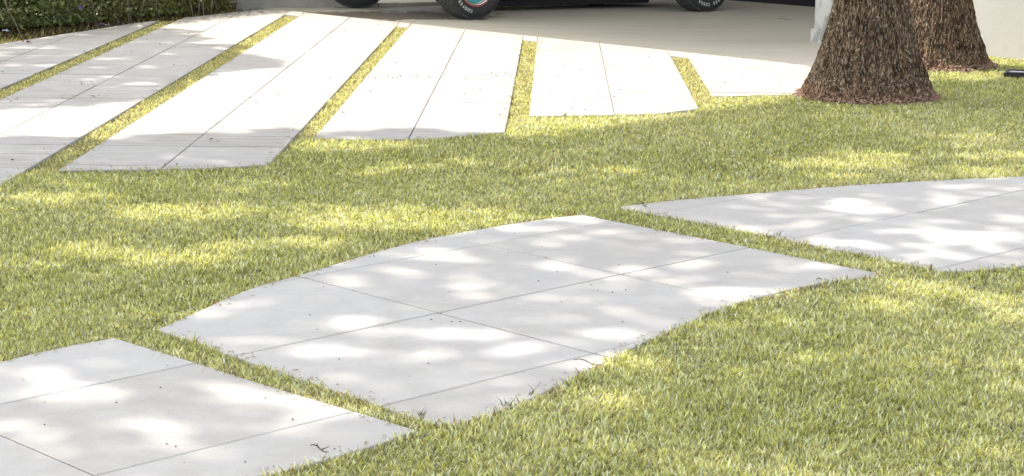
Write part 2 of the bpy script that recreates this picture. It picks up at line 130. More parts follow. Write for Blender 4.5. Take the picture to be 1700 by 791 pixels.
class MB:
    def __init__(s): s.V = []; s.F = []
    def add(s, V, F):
        n = len(s.V); s.V += [tuple(v) for v in V]; s.F += [tuple(i + n for i in f) for f in F]
    def box(s, cx, cy, z0, z1, lx, ly, rz=0.0):
        c, q = math.cos(rz), math.sin(rz); P = []
        for z in (z0, z1):
            for a, b in ((-1, -1), (1, -1), (1, 1), (-1, 1)):
                x, y = a * lx / 2, b * ly / 2
                P.append((cx + c * x - q * y, cy + q * x + c * y, z))
        s.add(P, [(3, 2, 1, 0), (4, 5, 6, 7), (0, 1, 5, 4), (1, 2, 6, 5), (2, 3, 7, 6), (3, 0, 4, 7)])
    def tube(s, pts, rad, n=6):
        P = [Vector(p) for p in pts]; V = []
        for i, p in enumerate(P):
            t = (P[min(i + 1, len(P) - 1)] - P[max(i - 1, 0)]).normalized()
            a = t.orthogonal().normalized(); b = t.cross(a)
            r = float(rad[i]) if hasattr(rad, '__len__') else rad
            for k in range(n):
                w = 2 * math.pi * k / n
                V.append(p + r * (math.cos(w) * a + math.sin(w) * b))
        F = [(i * n + k, i * n + (k + 1) % n, (i + 1) * n + (k + 1) % n, (i + 1) * n + k) for i in range(len(P) - 1) for k in range(n)]
        F += [tuple(range(n))[::-1], tuple((len(P) - 1) * n + k for k in range(n))]
        s.add(V, F)
    def build(s, name, mat, parent=None, smooth=False, bevel=0):
        me = mesh_of(name, s.V, s.F)
        if bevel:
            bm = bmesh.new(); bm.from_mesh(me)
            bmesh.ops.bevel(bm, geom=list(bm.edges), offset=bevel, segments=2, affect='EDGES')
            bm.to_mesh(me); bm.free()
        return link(name, me, mat, parent, smooth)

def inside(P, poly):
    """vectorised point in polygon"""
    x, y = P[:, 0], P[:, 1]; r = np.zeros(len(P), bool); n = len(poly)
    for i in range(n):
        a, b = poly[i], poly[(i + 1) % n]
        if a[1] == b[1]: continue
        c = ((a[1] > y) != (b[1] > y)) & (x < (b[0] - a[0]) * (y - a[1]) / (b[1] - a[1]) + a[0])
        r ^= c
    return r

def clip(poly, n, d):
    """keep the side where n.p <= d"""
    out = []; L = len(poly)
    for i in range(L):
        p, q = np.array(poly[i]), np.array(poly[(i + 1) % L])
        a, b = float(n @ p - d), float(n @ q - d)
        if a <= 0: out.append(tuple(p))
        if (a < 0 < b) or (b < 0 < a):
            t = a / (a - b); out.append(tuple(p + t * (q - p)))
    return out

def area(poly):
    return 0.5 * sum(poly[i][0] * poly[(i + 1) % len(poly)][1] - poly[(i + 1) % len(poly)][0] * poly[i][1] for i in range(len(poly)))

def slab_mesh(name, poly, top=0.0, thick=0.05, bev=0.004):
    if area(poly) < 0: poly = poly[::-1]
    # drop doubled corners
    q = []
    for p in poly:
        if not q or math.dist(p, q[-1]) > 0.004: q.append(p)
    if len(q) > 1 and math.dist(q[0], q[-1]) <= 0.004: q.pop()
    if len(q) < 3 or area(q) < 0.004: return None
    n = len(q); ins = []
    for i in range(n):
        p0, p, p1 = (np.array(q[i - 1]), np.array(q[i]), np.array(q[(i + 1) % n]))
        a = (p - p0) / np.linalg.norm(p - p0); b = (p1 - p) / np.linalg.norm(p1 - p)
        na = np.array([-a[1], a[0]]); nb = np.array([-b[1], b[0]])
        m_ = na + nb; k = max(0.35, float(m_ @ m_) / 2)
        ins.append(p + bev * m_ / k)
    tx, ty, tz = random.uniform(-.0008, .0008), random.uniform(-.0008, .0008), random.uniform(-.0012, .0012)
    cx, cy = np.mean([p[0] for p in q]), np.mean([p[1] for p in q])
    zz = lambda p: top + tz + tx * (p[0] - cx) + ty * (p[1] - cy)
    V = [(p[0], p[1], zz(p)) for p in ins] + [(p[0], p[1], zz(p) - bev * .8) for p in q] + [(p[0], p[1], top - thick) for p in q]
    F = [tuple(range(n))]
    for r in (0, 1):
        F += [(r * n + i, (r + 1) * n + i, (r + 1) * n + (i + 1) % n, r * n + (i + 1) % n) for i in range(n)]
    return mesh_of(name, V, F)

# smooth value noise on numpy points
class VN:
    def __init__(s, seed): s.t = np.random.default_rng(seed).random((64, 64)).astype(np.float32)
    def __call__(s, x, y):
        xi, yi = np.floor(x).astype(int), np.floor(y).astype(int); fx, fy = x - xi, y - yi
        fx = fx * fx * (3 - 2 * fx); fy = fy * fy * (3 - 2 * fy); t = s.t
        a = t[xi % 64, yi % 64]; b = t[(xi + 1) % 64, yi % 64]; c = t[xi % 64, (yi + 1) % 64]; d = t[(xi + 1) % 64, (yi + 1) % 64]
        return (a * (1 - fx) + b * fx) * (1 - fy) + (c * (1 - fx) + d * fx) * fy
vn = [VN(k) for k in range(6)]

# ------------------------------------------------------------------ materials
def new_mat(name, rough=0.8, spec=0.3):
    m_ = bpy.data.materials.new(name); m_.use_nodes = True
    nt = m_.node_tree; b = nt.nodes['Principled BSDF']
    b.inputs['Roughness'].default_value = rough
    b.inputs['Specular IOR Level'].default_value = spec
    return m_, nt, b
def N(nt, t, **k):
    n = nt.nodes.new(t)
    for a, v in k.items():
        if a in n.inputs.keys(): n.inputs[a].default_value = v
        else: setattr(n, a, v)
    return n
def coords(nt, scale=(1, 1, 1), rot=(0, 0, 0), kind='Object'):
    t = nt.nodes.new('ShaderNodeTexCoord'); mp = nt.nodes.new('ShaderNodeMapping')
    mp.inputs['Scale'].default_value = scale; mp.inputs['Rotation'].default_value = rot
    nt.links.new(t.outputs[kind], mp.inputs['Vector']); return mp.outputs[0]
def noise(nt, vec, scale, detail=4, rough=.55):
    n = nt.nodes.new('ShaderNodeTexNoise')
    n.inputs['Scale'].default_value = scale; n.inputs['Detail'].default_value = detail; n.inputs['Roughness'].default_value = rough
    nt.links.new(vec, n.inputs['Vector']); return n.outputs['Fac']
def ramp(nt, fac, stops):
    r = nt.nodes.new('ShaderNodeValToRGB'); e = r.color_ramp.elements
    while len(e) < len(stops): e.new(0.5)
    for i, (p, c) in enumerate(stops):
        e[i].position = p; e[i].color = (*c, 1) if len(c) == 3 else c
    nt.links.new(fac, r.inputs['Fac']); return r.outputs['Color']
def mix(nt, a, b, f, mode='MIX'):
    n = nt.nodes.new('ShaderNodeMix'); n.data_type = 'RGBA'; n.blend_type = mode
    for s_, v in ((n.inputs[0], f), (n.inputs[6], a), (n.inputs[7], b)):
        if isinstance(v, (int, float)): s_.default_value = v
        elif isinstance(v, tuple): s_.default_value = (*v, 1)
        else: nt.links.new(v, s_)
    return n.outputs[2]
def bump(nt, b, h, strength=.3, dist=.01):
    n = nt.nodes.new('ShaderNodeBump'); n.inputs['Strength'].default_value = strength; n.inputs['Distance'].default_value = dist
    nt.links.new(h, n.inputs['Height']); nt.links.new(n.outputs[0], b.inputs['Normal'])

def mixf(nt, a, b, mode): return mix(nt, a, b, 1.0, mode)
def stone_mat(name, base, dark, streak, rot, speck=0.5, stain=(0.5, 0.42, 0.33), stain_amt=.3):
    m_, nt, b = new_mat(name, .75, .25)
    v = coords(nt); vs = coords(nt, streak, rot)
    c = ramp(nt, noise(nt, vs, 3.0, 6, .6), [(.25, dark), (.7, base)])
    c = mix(nt, c, ramp(nt, noise(nt, v, 9, 6, .7), [(.35, (.90, .89, .87)), (.65, (1.04, 1.04, 1.04))]), 1.0, 'MULTIPLY')
    big = noise(nt, v, 1.3, 5, .6)
    c = mix(nt, c, tuple(x * .90 for x in base), ramp(nt, big, [(.4, (0, 0, 0)), (.7, (1, 1, 1))]))
    fine = noise(nt, v, 160, 2, .6)
    c = mix(nt, c, (0.45, 0.45, 0.45), ramp(nt, fine, [(.28, (speck,) * 3), (.42, (0, 0, 0))]), 'MULTIPLY')
    sn = noise(nt, coords(nt, (streak[0] * 2.2, streak[1] * 2.2, 1), rot), 4.3, 7, .7)
    pat = noise(nt, v, .9, 3, .5)
    f = mixf(nt, ramp(nt, sn, [(.50, (0, 0, 0)), (.64, (stain_amt,) * 3)]), ramp(nt, pat, [(.38, (.12, .12, .12)), (.62, (1, 1, 1))]), 'MULTIPLY')
    c = mix(nt, c, stain, f)
    wm = noise(nt, coords(nt, (.7, 1.6, 1), (0, 0, rot[2] + .5)), 2.6, 8, .72)
    c = mix(nt, c, (.90, .88, .85), ramp(nt, wm, [(.48, (0, 0, 0)), (.62, (.45,) * 3)]), 'MULTIPLY')
    # each tile differs a touch
    oi = nt.nodes.new('ShaderNodeObjectInfo')
    c = mix(nt, c, ramp(nt, oi.outputs['Random'], [(0, (.93, .92, .905)), (1, (1.02, 1.02, 1.02))]), 1.0, 'MULTIPLY')
    nt.links.new(c, b.inputs['Base Color'])
    bump(nt, b, noise(nt, v, 90, 5, .65), .25, .003)
    return m_
path_mat = stone_mat('smooth_pale_concrete', (.57, .546, .505), (.525, .503, .462), (.5, 2.2, 1), (0, 0, TP), .35, (.45, .42, .37), .22)
drive_mat = stone_mat('pale_travertine', (.52, .50, .465), (.475, .455, .42), (.22, 3.4, 1), (0, 0, TD), .9, (.25, .19, .125), .8)
M = {}
def simple(name, colr, rough=.6, spec=.4, metal=0.0, var=.15, scale=20, bmp=.15):
    m_, nt, b = new_mat(name, rough, spec); b.inputs['Metallic'].default_value = metal
    v = coords(nt); n = noise(nt, v, scale, 5, .6)
    c = ramp(nt, n, [(.3, tuple(x * (1 - var) for x in colr)), (.7, tuple(min(1, x * (1 + var)) for x in colr))])
    nt.links.new(c, b.inputs['Base Color'])
    if bmp: bump(nt, b, noise(nt, v, scale * 3, 4), bmp, .004)
    M[name] = m_; return m_
simple('soil', (.085, .060, .038), .95, .1, 0, .45, 14, .8)
simple('thatch', (.16, .14, .06), .95, .1, 0, .5, 60, .8)
simple('bedding_sand', (.20, .125, .09), .95, .1, 0, .3, 40, .5)
simple('mortar', (.30, .25, .20), .95, .1, 0, .3, 30, .5)
simple('rubber', (.045, .045, .046), .75, .35, 0, .3, 60, .2)
simple('white_lettering', (.66, .66, .62), .5, .4, 0, .04, 60, 0)
simple('teal_paint', (.06, .42, .40), .3, .5, 0, .1, 9, 0)
simple('chrome', (.78, .76, .74), .16, .5, 1.0, .05, 9, 0)
simple('red_stripe', (.45, .08, .06), .4, .5, 0, .1, 9, 0)
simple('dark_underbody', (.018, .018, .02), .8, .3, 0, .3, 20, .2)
simple('car_paint', (.05, .30, .29), .25, .5, 0, .05, 3, 0)
simple('dark_glass', (.02, .03, .03), .05, .5, 0, .05, 3, 0)
simple('black_plastic', (.022, .022, .022), .5, .4, 0, .25, 60, .2)
simple('grey_plastic', (.42, .42, .43), .35, .5, 0, .12, 30, .1)
simple('dry_twig', (.13, .095, .07), .9, .2, 0, .4, 60, .5)
simple('dead_leaf', (.20, .09, .05), .8, .2, 0, .45, 40, .5)
simple('clipping', (.36, .31, .17), .9, .1, 0, .6, 120, 0)
simple('debris', (.13, .10, .08), .9, .1, 0, .5, 40, 0)
simple('purple_petal', (.22, .12, .45), .6, .3, 0, .25, 60, 0)
simple('white_petal', (.72, .75, .85), .6, .3, 0, .1, 60, 0)
simple('stem_bark', (.34, .29, .22), .85, .2, 0, .35, 30, .4)
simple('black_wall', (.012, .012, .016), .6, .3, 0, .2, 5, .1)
simple('roof_plaster', (.78, .75, .70), .9, .2, 0, .1, 3, .2)

def plaster(name, base, stain, lo=.45, hi=.7):
    m_, nt, b = new_mat(name, .88, .2); v = coords(nt)
    c = ramp(nt, noise(nt, v, 2.2, 6, .6), [(.3, tuple(x * .93 for x in base)), (.7, base)])
    s1 = noise(nt, coords(nt, (1, 1, .5)), 7.0, 8, .72)
    c = mix(nt, c, stain, ramp(nt, s1, [(lo, (0, 0, 0)), (hi, (.75,) * 3)]))
    vor = N(nt, 'ShaderNodeTexVoronoi', feature='DISTANCE_TO_EDGE'); vor.inputs['Scale'].default_value = 2.3
    wv = nt.nodes.new('ShaderNodeMix'); wv.data_type = 'VECTOR'; wv.inputs[0].default_value = .25
    nz = nt.nodes.new('ShaderNodeTexNoise'); nz.inputs['Scale'].default_value = 5; nt.links.new(v, nz.inputs['Vector'])
    nt.links.new(v, wv.inputs[4]); nt.links.new(nz.outputs['Color'], wv.inputs[5]); nt.links.new(wv.outputs[1], vor.inputs['Vector'])
    crack = ramp(nt, vor.outputs['Distance'], [(0, (.35,) * 3), (.006, (0, 0, 0))])
    patch = ramp(nt, noise(nt, v, 1.7, 3), [(.55, (0, 0, 0)), (.62, (1, 1, 1))])
    c = mix(nt, c, (.35, .31, .26), mix(nt, (0, 0, 0), crack, patch))
    nt.links.new(c, b.inputs['Base Color']); bump(nt, b, noise(nt, v, 45, 6, .65), .35, .005)
    return m_
wall_mat = plaster('warm_plaster', (.63, .605, .55), (.50, .46, .39), .55, .85)
pillar_mat = plaster('weathered_grey_plaster', (.66, .655, .61), (.20, .21, .17), .50, .62)

# garage floor: worn, with a grimy brown patch that also paints in the vehicle's shade
m_, nt, b = new_mat('worn_concrete', .7, .3)
v = coords(nt)
cs = ramp(nt, noise(nt, coords(nt, (.30, 5.0, 1), (0, 0, 0)), 2.6, 7, .7), [(.25, (.60, .535, .415)), (.75, (.79, .735, .62))])
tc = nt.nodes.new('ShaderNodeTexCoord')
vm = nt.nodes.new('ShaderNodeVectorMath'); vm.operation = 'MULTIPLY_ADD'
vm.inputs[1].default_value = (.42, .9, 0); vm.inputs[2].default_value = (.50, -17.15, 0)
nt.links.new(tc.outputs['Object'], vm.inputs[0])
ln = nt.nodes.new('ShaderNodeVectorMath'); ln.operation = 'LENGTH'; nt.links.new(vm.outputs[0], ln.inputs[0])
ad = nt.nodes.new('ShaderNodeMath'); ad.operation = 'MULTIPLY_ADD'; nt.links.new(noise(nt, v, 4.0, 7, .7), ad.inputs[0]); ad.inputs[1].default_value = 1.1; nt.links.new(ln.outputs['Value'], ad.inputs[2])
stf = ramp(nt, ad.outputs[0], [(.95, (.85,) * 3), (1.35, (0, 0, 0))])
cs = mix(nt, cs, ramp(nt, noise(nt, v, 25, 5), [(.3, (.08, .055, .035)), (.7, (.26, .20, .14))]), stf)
nt.links.new(cs, b.inputs['Base Color']); bump(nt, b, noise(nt, v, 60, 5), .3, .003)
floor_mat = m_

# leaves and grass read a per-vertex tint (the blade's own colour)
def leaf_mat(name, trans=.35, rough=.55, spec=.3, mul=(1, 1, 1)):
    m_ = bpy.data.materials.new(name); m_.use_nodes = True; nt = m_.node_tree
    b = nt.nodes['Principled BSDF']; out = nt.nodes['Material Output']
    b.inputs['Roughness'].default_value = rough; b.inputs['Specular IOR Level'].default_value = spec
    at = nt.nodes.new('ShaderNodeVertexColor'); at.layer_name = 'tint'
    c = mix(nt, at.outputs['Color'], mul, 1.0, 'MULTIPLY')
    nt.links.new(c, b.inputs['Base Color'])
    tr = nt.nodes.new('ShaderNodeBsdfTranslucent')
    ct = mix(nt, c, (1.25, 1.25, .62), 1.0, 'MULTIPLY'); nt.links.new(ct, tr.inputs['Color'])
    ms = nt.nodes.new('ShaderNodeMixShader'); ms.inputs[0].default_value = trans
    nt.links.new(b.outputs[0], ms.inputs[1]); nt.links.new(tr.outputs[0], ms.inputs[2]); nt.links.new(ms.outputs[0], out.inputs['Surface'])
    return m_
grass_mat = leaf_mat('grass_blades', .48, .5, .35)
hedge_leaf_mat = leaf_mat('hedge_leaves', .25, .38, .5)
crown_leaf_mat = leaf_mat('crown_leaves', .12, .5, .3)

# bark: dark furrows, pale flecks, reddish towards the root collar fibres
def bark(name, warm):
    m_, nt, b = new_mat(name, .9, .15)
    v = coords(nt, (1, 1, .2)); v2 = coords(nt, (1, 1, .6))
    n1 = noise(nt, v, 105, 4, .62); n2 = noise(nt, v2, 28, 4, .6)
    c = ramp(nt, n1, [(.42, (.016, .011, .007)), (.49, (.11, .073, .045)), (.57, (.29, .205, .13)), (.66, (.66, .54, .40))])
    c = mix(nt, c, ramp(nt, n2, [(.38, (.05, .05, .03)), (.62, warm)]), .30)
    fis = noise(nt, coords(nt, (1, 1, .05)), 30, 4, .6)
    c = mix(nt, c, ramp(nt, fis, [(.36, (.35, .32, .30)), (.52, (1.0, 1.0, 1.0))]), 1.0, 'MULTIPLY')
    c = mix(nt, c, (.95, .88, .76), ramp(nt, noise(nt, v2, 75, 3, .6), [(.62, (0, 0, 0)), (.70, (.5,) * 3)]))
    # the collar of adventitious roots at the very base is red-brown
    sx = nt.nodes.new('ShaderNodeSeparateXYZ'); t = nt.nodes.new('ShaderNodeTexCoord'); nt.links.new(t.outputs['Object'], sx.inputs[0])
    zz = nt.nodes.new('ShaderNodeMath'); zz.operation = 'MULTIPLY_ADD'; nt.links.new(noise(nt, v2, 9, 4), zz.inputs[0]); zz.inputs[1].default_value = .18; nt.links.new(sx.outputs['Z'], zz.inputs[2])
    f = ramp(nt, zz.outputs[0], [(.05, (.8,) * 3), (.20, (0, 0, 0))])
    c = mix(nt, c, ramp(nt, n1, [(.3, (.05, .02, .012)), (.55, (.26, .13, .08)), (.68, (.66, .50, .40))]), f)
    nt.links.new(c, b.inputs['Base Color']); bump(nt, b, n1, .8, .02)
    return m_
bark_front = bark('furrowed_bark', (.25, .15, .09))
bark_rear = bark('russet_furrowed_bark', (.30, .15, .08))

# ------------------------------------------------------------------ the ground
tag(link('ground', mesh_of('ground', [(-300, -60, -.055), (300, -60, -.055), (300, 600, -.055), (-300, 600, -.055)], [(0, 1, 2, 3)]), M['soil']), kind='structure')

# ---- garage floor (inside the shade line and beyond)
def ee(a, b): return tuple(a * E1 + b * E2)          # garage grid -> world
EDGE = 11.95                                        # e1 of the driveway's end
fl = [ee(EDGE, -15.95), ee(EDGE, -8.85), ee(13.45, -8.98), ee(13.45, -10.1), ee(17.2, -10.1), ee(17.2, -18.5), ee(EDGE + .6, -18.5)]
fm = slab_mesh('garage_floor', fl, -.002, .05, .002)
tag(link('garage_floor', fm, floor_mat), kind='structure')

# ---- driveway: bays of tiles between the grass strips
def poly_x_range(edge_pts, xl, xr):
    """bay polygon: left and right strip lines, measured lower edge, the garage line on top"""
    k = [(float(np.array(p) @ D2), float(np.array(p) @ D1)) for p in edge_pts]
    def low(x):
        if x <= k[0][0]: return k[0][1]
        for a, b in zip(k, k[1:]):
            if x <= b[0]: return a[1] + (b[1] - a[1]) * (x - a[0]) / (b[0] - a[0])
        return k[-1][1]
    xs = [xl] + [a[0] for a in k if xl < a[0] < xr] + [xr]
    lower = [(x, low(x)) for x in xs]
    poly = lower + [(xr, 26), (xl, 26)]
    return [tuple(x * D2 + y * D1) for x, y in poly]
bays = {
 'Z': [tuple(x * D2 + y * D1) for x, y in ((-6.6, 9.0), (-3.735, 9.0), (-3.735, 26), (-6.6, 26))],
 'AB': poly_x_range(BAY_EDGE['AB'], -3.575, -2.665),
 'BC': poly_x_range(BAY_EDGE['BC'], -2.50, -1.475),
 'CD': poly_x_range(BAY_EDGE['CD'], -1.357, -.29),
 'DE': poly_x_range(BAY_EDGE['DE'], -.16, .912),
 'EF': poly_x_range(BAY_EDGE['EF'], 1.05, 2.62),
}
mids = {'Z': [-5.3, -4.19], 'AB': [-3.14], 'BC': [-2.0], 'CD': [-.825], 'DE': [.368], 'EF': [1.60, 2.14]}
verge_poly = VERGE + [ee(11.9, -16.2), (-2.9, 21.5), (-8, 21.5)]
def verge_clip(poly):
    """cut by the verge line: VERGE is nearly straight, use three half planes"""
    V_ = [np.array(p) for p in VERGE]
    for a, b in ((V_[0], V_[3]), (V_[3], V_[7]), (V_[7], V_[11])):
        d = (b - a) / np.linalg.norm(b - a); n = np.array([-d[1], d[0]])
        poly = clip(poly, n, float(n @ a))
        if len(poly) < 3: return poly
    return poly
drive = tag(empty('driveway'), kind='structure')
bed = []
bay_final = {}
for key, P in bays.items():
    P = clip(P, E1, EDGE - .006)
    P = verge_clip(P)
    bay_final[key] = P
    xs = sorted([-9] + mids[key] + [9])
    rows_ = [9.09 + .667 * k - 4 * .667 for k in range(26)]
    jw = .0028
    for xa, xb in zip(xs, xs[1:]):
        A = clip(clip(P, D2, xb - jw * 1.1), -D2, -(xa + jw * 1.1))
        if len(A) < 3: continue
        off = 0.0
        for ya, yb in zip(rows_, rows_[1:]):
            B = clip(clip(A, D1, yb - jw * 2.6), -D1, -(ya + jw * 2.6)) if len(A) > 2 else []
            if len(B) < 3: continue
            me = slab_mesh('paving_tile', B, 0, .05, .0025)
            if me: link('paving_tile', me, drive_mat, drive)
    bed.append(P)
# mortar bed under the tiles, just below the joint
for P in bed:
    me = slab_mesh('mortar_bed', P, -.009, .05, .001)
    if me: link('mortar_bed', me, M['mortar'], drive)
# the closing band of stone along the garage line, between the strips' ends
for (xa, xb) in ((-2.665, -2.50), (-1.475, -1.357), (-.29, -.16), (.912, 1.05)):
    q = [tuple(x * D2 + y * D1) for x, y in ((xa + .004, 5), (xb - .004, 5), (xb - .004, 26), (xa + .004, 26))]
    q = clip(clip(q, E1, EDGE - .006), -E1, -(EDGE - .30))
    me = slab_mesh('paving_tile', q, 0, .05, .0025)
    if me: link('paving_tile', me, drive_mat, drive)

# ---- garden path: three pads of large slabs
pathroot = tag(empty('path'), kind='structure')
Jc = [-6.48, -5.715, -4.945, -4.19, -3.43, -2.67]
Kc = [[.70, 1.64, 2.57, 5.0], [2.5, 4.432, 5.375, 9.0], [5.0, 7.322, 8.37, 9.4, 10.4]]
jshift = [-.012, 0, .012]
for pi, pad in enumerate(PATH_PADS):
    me = slab_mesh('sand_bed', pad, -.014, .05, .001)
    link('sand_bed', me, M['bedding_sand'], pathroot)
    for ka, kb in zip(Kc[pi], Kc[pi][1:]):
        A = clip(clip(list(pad), E1, kb - (.0055, .0064, .0055)[pi] * (0.6 if pi == 0 else 1)), -E1, -(ka + (.0055, .0064, .0055)[pi] * (0.6 if pi == 0 else 1)))
        if len(A) < 3: continue
        for ja, jb in zip(Jc, Jc[1:]):
            sft = jshift[pi] - (.075 if (pi == 0) else 0) * 0
            B = clip(clip(A, E2, jb + sft - .003), -E2, -(ja + sft + .003))
            if len(B) < 3: continue
            me = slab_mesh('paving_slab', B, 0, .055, .0035)
            if me: link('paving_slab', me, path_mat, pathroot)

# ------------------------------------------------------------------ grass
pad_arr = [np.array(p) for p in PATH_PADS]
def near_poly_push(P, poly, r):
    """true where a point lies within r of the polygon's outline"""
    out = np.zeros(len(P), bool); n = len(poly)
    for i in range(n):
        a = np.array(poly[i]); b = np.array(poly[(i + 1) % n]); d = b - a; L = d @ d
        if L < 1e-9: continue
        t = np.clip(((P - a) @ d) / L, 0, 1); q = a + t[:, None] * d
        out |= ((P - q) ** 2).sum(1) < r * r
    return out

TREES = [(2.385, 12.97, 1.0), (3.26, 14.93, .93)]
def grass_blades(name, P, hmin, hmax, wid, tintf, root=-.020, lean=1.0, mat=grass_mat, label=None, cat=None, lay=0.35):
    n = len(P)
    az = RNG.uniform(0, 2 * np.pi, n); h = RNG.uniform(hmin, hmax, n) * (.5 + .5 * vn[0](P[:, 0] * 5, P[:, 1] * 5) + .7 * vn[5](P[:, 0] * 44, P[:, 1] * 44))
    ln = np.abs(RNG.normal(0, 1.25, n)) * lean + lay
    w = wid * RNG.uniform(.6, 1.3, n) * np.clip(np.hypot(P[:, 0], P[:, 1]) / 5.5, 1, 2.2) ** .55
    dx, dy = np.cos(az), np.sin(az)
    tw = az + np.pi / 2 + RNG.uniform(-.9, .9, n)
    sx, sy = np.cos(tw) * w / 2, np.sin(tw) * w / 2
    V = np.empty((n, 5, 3), np.float32)
    bx, by = P[:, 0], P[:, 1]
    V[:, 0] = np.stack([bx - sx, by - sy, np.full(n, root)], 1); V[:, 1] = np.stack([bx + sx, by + sy, np.full(n, root)], 1)
    th = np.clip(ln * .62, 0, 1.25); mx, my = bx + dx * h * .6 * np.sin(th), by + dy * h * .6 * np.sin(th); mz = root + h * .6 * np.cos(th)
    V[:, 2] = np.stack([mx + sx * .9, my + sy * .9, mz], 1); V[:, 3] = np.stack([mx - sx * .9, my - sy * .9, mz], 1)
    cu = np.clip(ln * 1.15, 0, 1.75)
    V[:, 4] = np.stack([mx + dx * h * .5 * np.sin(cu), my + dy * h * .5 * np.sin(cu), mz + h * .45 * np.cos(cu)], 1)
    base = np.arange(n)[:, None] * 5
    quads = base + np.array([[0, 1, 2, 3]]); tris = base + np.array([[3, 2, 4]])
    C = tintf(P, n)
    C = np.repeat(C[:, None, :], 5, 1)
    C[:, 0:2] *= np.array([.62, .58, .5])           # darker and browner at the blade's foot
    me = mesh_np(name, V.reshape(-1, 3), tris, quads, C.reshape(-1, 3))
    o = link(name, me, mat)
    return o

G1 = np.array([.41, .42, .145]); G2 = np.array([.74, .71, .35]); STRAW = np.array([.80, .74, .53]); GREY = np.array([.74, .77, .62]); BROWN = np.array([.30, .20, .13])
def lawn_tint(straw=.16, brown=.02):
    def f(P, n):
        t = RNG.random(n); k = vn[1](P[:, 0] * 1.1, P[:, 1] * 1.1) * .5 + vn[2](P[:, 0] * 5, P[:, 1] * 5) * .3 + vn[4](P[:, 0] * 17, P[:, 1] * 17) * .2
        C = G1 + (G2 - G1) * np.clip(t * .8 + (k - .5) * .9, 0, 1)[:, None]
        a = RNG.random(n); s_ = straw * (.15 + 4.0 * np.clip(k - .36, 0, 1))
        C = np.where((a < s_)[:, None], STRAW * RNG.uniform(.7, 1.15, n)[:, None], C)
        C = np.where(((a > s_) & (a < s_ + .21))[:, None], GREY * RNG.uniform(.75, 1.15, n)[:, None], C)
        C = np.where((a > 1 - brown)[:, None], BROWN, C)
        return np.clip(C * RNG.uniform(.42, 1.5, n)[:, None], 0, .95)
    return f

def strip_tint(P, n):
    C = np.where((RNG.random(n) < .55)[:, None], np.array([.72, .66, .40]), np.array([.52, .52, .26]))
    C = np.where((RNG.random(n) < .08)[:, None], BROWN, C)
    return np.clip(C * RNG.uniform(.5, 1.35, n)[:, None], 0, .95)
hull = [tuple(p) for p in LAWN_EDGE] + [tuple(ee(EDGE - .02, -8.82)), tuple(ee(13.6, -8.95)), (3.2, 17.5), (-3, 24), (-12, 24), (-12, 6)]
def lawn_points(x0, x1, y0, y1, dens):
    n = int((x1 - x0) * (y1 - y0) * dens)
    P = np.stack([RNG.uniform(x0, x1, n), RNG.uniform(y0, y1, n)], 1)
    lim = .29 * P[:, 1] + .35                       # keep to the lawn around the view and a step beside it
    P = P[np.abs(P[:, 0]) < lim]
    keep = ~inside(P, hull)
    for pad in PATH_PADS: keep &= ~inside(P, pad)
    P = P[keep]
    e1c = P @ E1; e2c = P @ E2
    P = P[e1c < 13.62]
    for tx, ty, k in TREES:
        P = P[np.hypot(P[:, 0] - tx, P[:, 1] - ty) > .47 * k]
    return P
zones = [(-2.6, 2.6, 3.9, 7.0, 42000), (-3.2, 3.2, 7.0, 9.5, 27000), (-4.4, 5.2, 9.5, 16.2, 14000)]
LP = np.concatenate([lawn_points(*z) for z in zones])
print('blades', len(LP))
lawn = grass_blades('lawn', LP, .019, .031, .0041, lawn_tint(.15, .012))
tag(lawn, kind='stuff')
lawn['label'] = 'clipped green lawn dappled with light around the path and trees'
# thatch sheet under the blades
th = mesh_of('lawn_soil', [(-7, 2, -.030), (7, 2, -.030), (7, 16.6, -.030), (-7, 16.6, -.030)], [(0, 1, 2, 3)])
tag(link('lawn_soil', th, M['thatch']), kind='structure')

# raised tufts that overhang the slab edges, drier and browner
edgeP = []
for pad in PATH_PADS:
    n = len(pad)
    for i in range(n):
        a = np.array(pad[i]); b = np.array(pad[(i + 1) % n]); L = np.linalg.norm(b - a)
        if max(abs(a[0]), abs(b[0])) > .34 * max(a[1], b[1]) + .9: continue
        k = int(L * 850); t = RNG.random(k)[:, None]
        d = (b - a) / L; nn = np.array([d[1], -d[0]])
        if area(pad) < 0: nn = -nn
        edgeP.append(a + t * (b - a) + nn * np.abs(RNG.normal(0, .014, k))[:, None])
edgeP = np.concatenate(edgeP)
ek = np.ones(len(edgeP), bool)
for pad in PATH_PADS: ek &= ~inside(edgeP, pad)
edgeP = edgeP[ek]
eg = grass_blades('edge_grass', edgeP, .022, .040, .0046, lawn_tint(.34, .24), lean=1.4)
tag(eg, kind='stuff'); eg['label'] = 'drier grass fringe creeping over the edges of the path slabs'

# strips between the driveway bays
strip_def = [(-3.735, -3.575, 'shaded narrow grass strip nearest the hedge, leftmost on the driveway'),
             (-2.665, -2.50, 'long grass strip, half shaded, second from the hedge across the driveway'),
             (-1.475, -1.357, 'slanting grass strip in the middle of the driveway, third from the hedge'),
             (-.29, -.16, 'nearly upright yellow grass strip between the middle driveway bays'),
             (.912, 1.05, 'short grass strip nearest the front tree, rightmost on the driveway')]
edge_line = [np.array(p) for p in LAWN_EDGE]
for xa, xb, lab in strip_def:
    n = int((xb - xa) * 13 * 12500)
    x = RNG.uniform(xa + .004, xb - .004, n); y = RNG.uniform(7.6, 21, n)
    P = x[:, None] * D2 + y[:, None] * D1
    k = (P @ E1 < EDGE - .31) & inside(P, hull)
    vp_ = np.array([inside(np.array([p]), verge_poly)[0] for p in P[:1]])
    k &= ~inside(P, verge_poly)
    P = P[k]
    o = grass_blades('grass_strip', P, .016, .028, .0046, strip_tint, root=-.024, lean=.8)
    tag(o, lab, 'grass strip', 'grass strips between the driveway bays')

